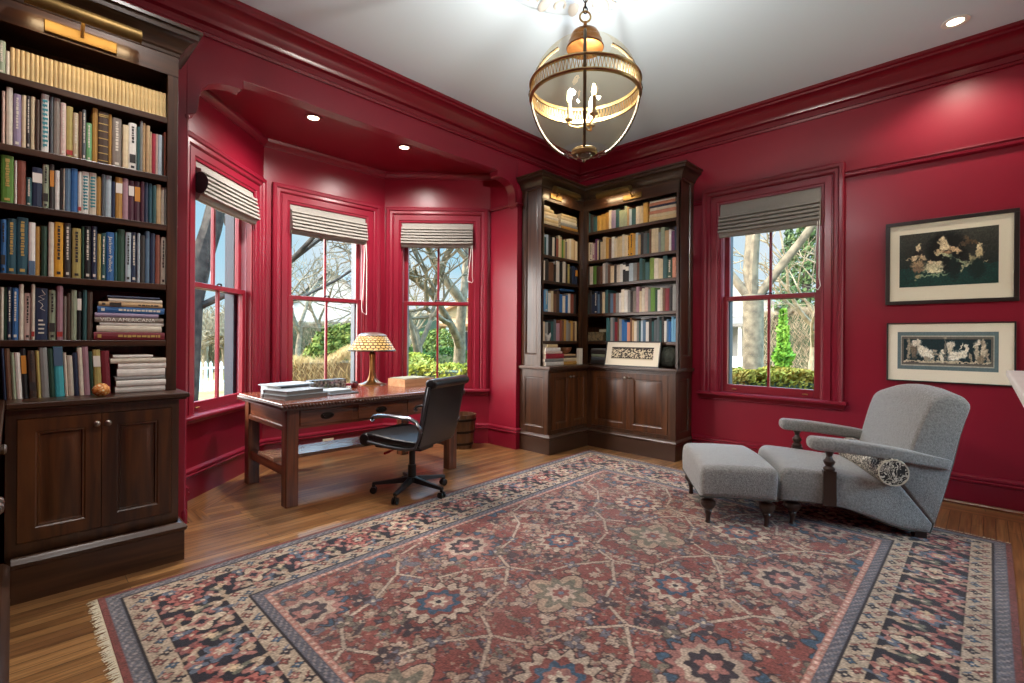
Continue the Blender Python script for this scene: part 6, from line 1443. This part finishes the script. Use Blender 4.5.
# lone window
x, y = ray_at(753, 8.6); tree('big forked tree with thick pale trunks outside the lone window', x, y, .17, 2.6, 5, .42, 31, BARKL, minr=.006, forks=[(-.55, .1, 1, .085, 2.2), (-.12, .2, 1.2, .10, 2.4), (.12, .0, 1.2, .085, 2.4), (.7, .25, 1, .085, 2.5)])
hedge('yellow-green hedge under the lone window', ray_at(716, 6.9), ray_at(836, 6.9), .9, GZ, .70, [(.3, '5c6a2a'), (.5, '98963c'), (.62, 'c2a856'), (.8, '566a2c')], 5600, 12, .05)
x, y = ray_at(783, 14); conifer('small bright green conifer right of the forked tree', x, y, 2.8, .55, 13, [(.3, '5c8a2e'), (.5, '7fae42'), (.65, '98c25a'), (.8, '5f8a34')], 3000)
x, y = ray_at(806, 26); conifer('tall dark conifer far beyond the lone window', x, y, 11, 3.2, 14, [(.3, '32452a'), (.5, '4a5f3a'), (.65, '64744a'), (.8, '3a4a2c')], 6500)
x, y = ray_at(788, 38); conifer('tall grey-green conifer behind the forked tree', x, y, 12, 2.6, 15, [(.3, '3b4c34'), (.5, '55694a'), (.65, '6c7c56'), (.8, '3f5034')], 5000)
house('white porch house left of the forked tree', 722, 32, 6, 8, 4.2, 6.3, '7d7a72', '5b564f', -.2, porch=True)
hedge('tangle of brown brush across the road from the lone window', ray_at(772, 19), ray_at(850, 17), 2.2, GZ, 2.2, [(.3, '6d6048'), (.5, '93826a'), (.65, 'ac9c80'), (.8, '75703f')], 5200, 16, .13)
x, y = ray_at(742, 10.5); bush('little round green bush at the foot of the forked tree', x, y, .5, .1, [(.3, '46602a'), (.5, '6a8a3c'), (.65, '84a04e'), (.8, '52702e')], 1400, 17, .06)
x, y = ray_at(812, 12); tree('thin bare tree at the right of the lone window', x, y, .10, 1.8, 5, .55, 33, BARKW, minr=.006)
x, y = ray_at(838, 16); tree('bare tree beyond the right edge of the lone window', x, y, .14, 2.2, 5, .55, 34, BARKL, minr=.008)

# ------------------------------------------------------------------ sky, sun, daylight added outside an east opening out of view
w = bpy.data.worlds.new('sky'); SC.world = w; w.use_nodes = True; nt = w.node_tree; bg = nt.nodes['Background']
tc = nt.nodes.new('ShaderNodeTexCoord'); sp = nt.nodes.new('ShaderNodeSeparateXYZ'); nt.links.new(tc.outputs['Generated'], sp.inputs[0])
rp = nt.nodes.new('ShaderNodeValToRGB'); rp.color_ramp.elements[0].position = .0; rp.color_ramp.elements[0].color = lin('d2eaf5')+(1,); rp.color_ramp.elements[1].position = .5; rp.color_ramp.elements[1].color = lin('86c0ea')+(1,)
e = rp.color_ramp.elements.new(.14); e.color = lin('b2e0f5')+(1,)
nt.links.new(sp.outputs['Z'], rp.inputs['Fac'])
cl = nt.nodes.new('ShaderNodeTexNoise'); cl.inputs['Scale'].default_value = 3.2; cl.inputs['Detail'].default_value = 6; nt.links.new(tc.outputs['Generated'], cl.inputs['Vector'])
cr = nt.nodes.new('ShaderNodeValToRGB'); cr.color_ramp.elements[0].position = .5; cr.color_ramp.elements[1].position = .75; nt.links.new(cl.outputs['Fac'], cr.inputs['Fac'])
mx = nt.nodes.new('ShaderNodeMix'); mx.data_type = 'RGBA'; nt.links.new(cr.outputs['Color'], mx.inputs['Factor']); nt.links.new(rp.outputs['Color'], mx.inputs[6]); mx.inputs[7].default_value = (.9, .93, .96, 1)
cw = nt.nodes.new('ShaderNodeMix'); cw.data_type = 'RGBA'; cw.inputs[7].default_value = (1, .95, .90, 1); nt.links.new(mx.outputs[2], cw.inputs[6]); nt.links.new(cw.outputs[2], bg.inputs['Color']); sr = nt.nodes.new('ShaderNodeMapRange'); sr.inputs['From Min'].default_value = .24; sr.inputs['From Max'].default_value = .34; sr.inputs['To Min'].default_value = SKY; sr.inputs['To Max'].default_value = SKYHI  # sky above the view boosted to send more light through the windows
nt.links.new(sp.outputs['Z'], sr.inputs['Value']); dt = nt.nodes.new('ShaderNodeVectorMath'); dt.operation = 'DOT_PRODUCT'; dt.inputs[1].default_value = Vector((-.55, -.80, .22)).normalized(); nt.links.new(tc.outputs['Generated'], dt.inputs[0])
sw = nt.nodes.new('ShaderNodeMapRange'); sw.inputs['From Min'].default_value = .62; sw.inputs['From Max'].default_value = .92; sw.inputs['To Min'].default_value = 0; sw.inputs['To Max'].default_value = SKYSW   # south-west sky brightened out of view, added to light the pier and bay
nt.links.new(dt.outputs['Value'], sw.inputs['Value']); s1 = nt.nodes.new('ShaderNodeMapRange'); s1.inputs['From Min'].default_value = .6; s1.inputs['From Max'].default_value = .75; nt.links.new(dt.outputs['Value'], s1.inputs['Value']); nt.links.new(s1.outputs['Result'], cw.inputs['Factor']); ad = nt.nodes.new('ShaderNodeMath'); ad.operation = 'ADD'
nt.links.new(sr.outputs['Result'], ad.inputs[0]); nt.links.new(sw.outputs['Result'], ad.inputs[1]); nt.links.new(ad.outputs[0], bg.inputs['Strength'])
s = bpy.data.lights.new('sun', 'SUN'); s.energy = SUN; s.color = (1, .93, .80); s.angle = R(1); so = bpy.data.objects.new('sun', s); COL.objects.link(so)
so.rotation_euler = (Vector((.45, -.42, .85))).to_track_quat('Z', 'Y').to_euler()
def fill_light(name, loc, direction, sx, sy, energy, col=(1, .99, .98)):
    l = bpy.data.lights.new(name, 'AREA'); l.shape = 'RECTANGLE'; l.size = sx; l.size_y = sy; l.energy = energy; l.color = col
    o = bpy.data.objects.new(name, l); COL.objects.link(o); o.location = loc; o.rotation_euler = (-Vector(direction)).to_track_quat('Z', 'Y').to_euler(); return o
mb = MB(); mb.box(-2.6, XE+3.2, YB-3.0, YB-.2, 3.0, 3.12); mb.box(XE+.2, XE+3.2, YB-.2, 5.2, 3.0, 3.12); structure(mb.obj('roof_porch', mat('porch_roof_paint', 'cfcac0', .8), angle=0), 'porch roof over the windows on the garden side', 'porch roof')  # slab added out of view to keep sunlight off the rug
fill_light('window_daylight_east', (XE+.35, 3.78, 1.55), (-1, 0, 0), 1.15, 2.0, FILL_E)  # unseen area lamp added as fill; no window is known there
for (x, y, pw) in ((-.9, .45, FILLP), (-2.6, .45, FILLP)): can(x, y, H, 'recessed light in the white ceiling %s' % ('near the mantelpiece' if x > -1 else 'above the side cabinet'), CANW, pw, R(150), (1, .95, .9), .9)  # two unseen cans added as fill for the room
SC.view_settings.view_transform = 'Standard'; SC.view_settings.look = 'None'; SC.view_settings.exposure = EXPO; SC.view_settings.gamma = 1; SC.view_settings.use_curve_mapping = False
SC.cycles.max_bounces = 8; SC.cycles.diffuse_bounces = 5; SC.cycles.glossy_bounces = 4; SC.cycles.transparent_max_bounces = 16; SC.cycles.transmission_bounces = 4
SC.cycles.caustics_reflective = False; SC.cycles.caustics_refractive = False; SC.cycles.sample_clamp_indirect = 4
SC.cycles.use_denoising = True
try: SC.cycles.denoiser = 'OPENIMAGEDENOISE'
except Exception: pass
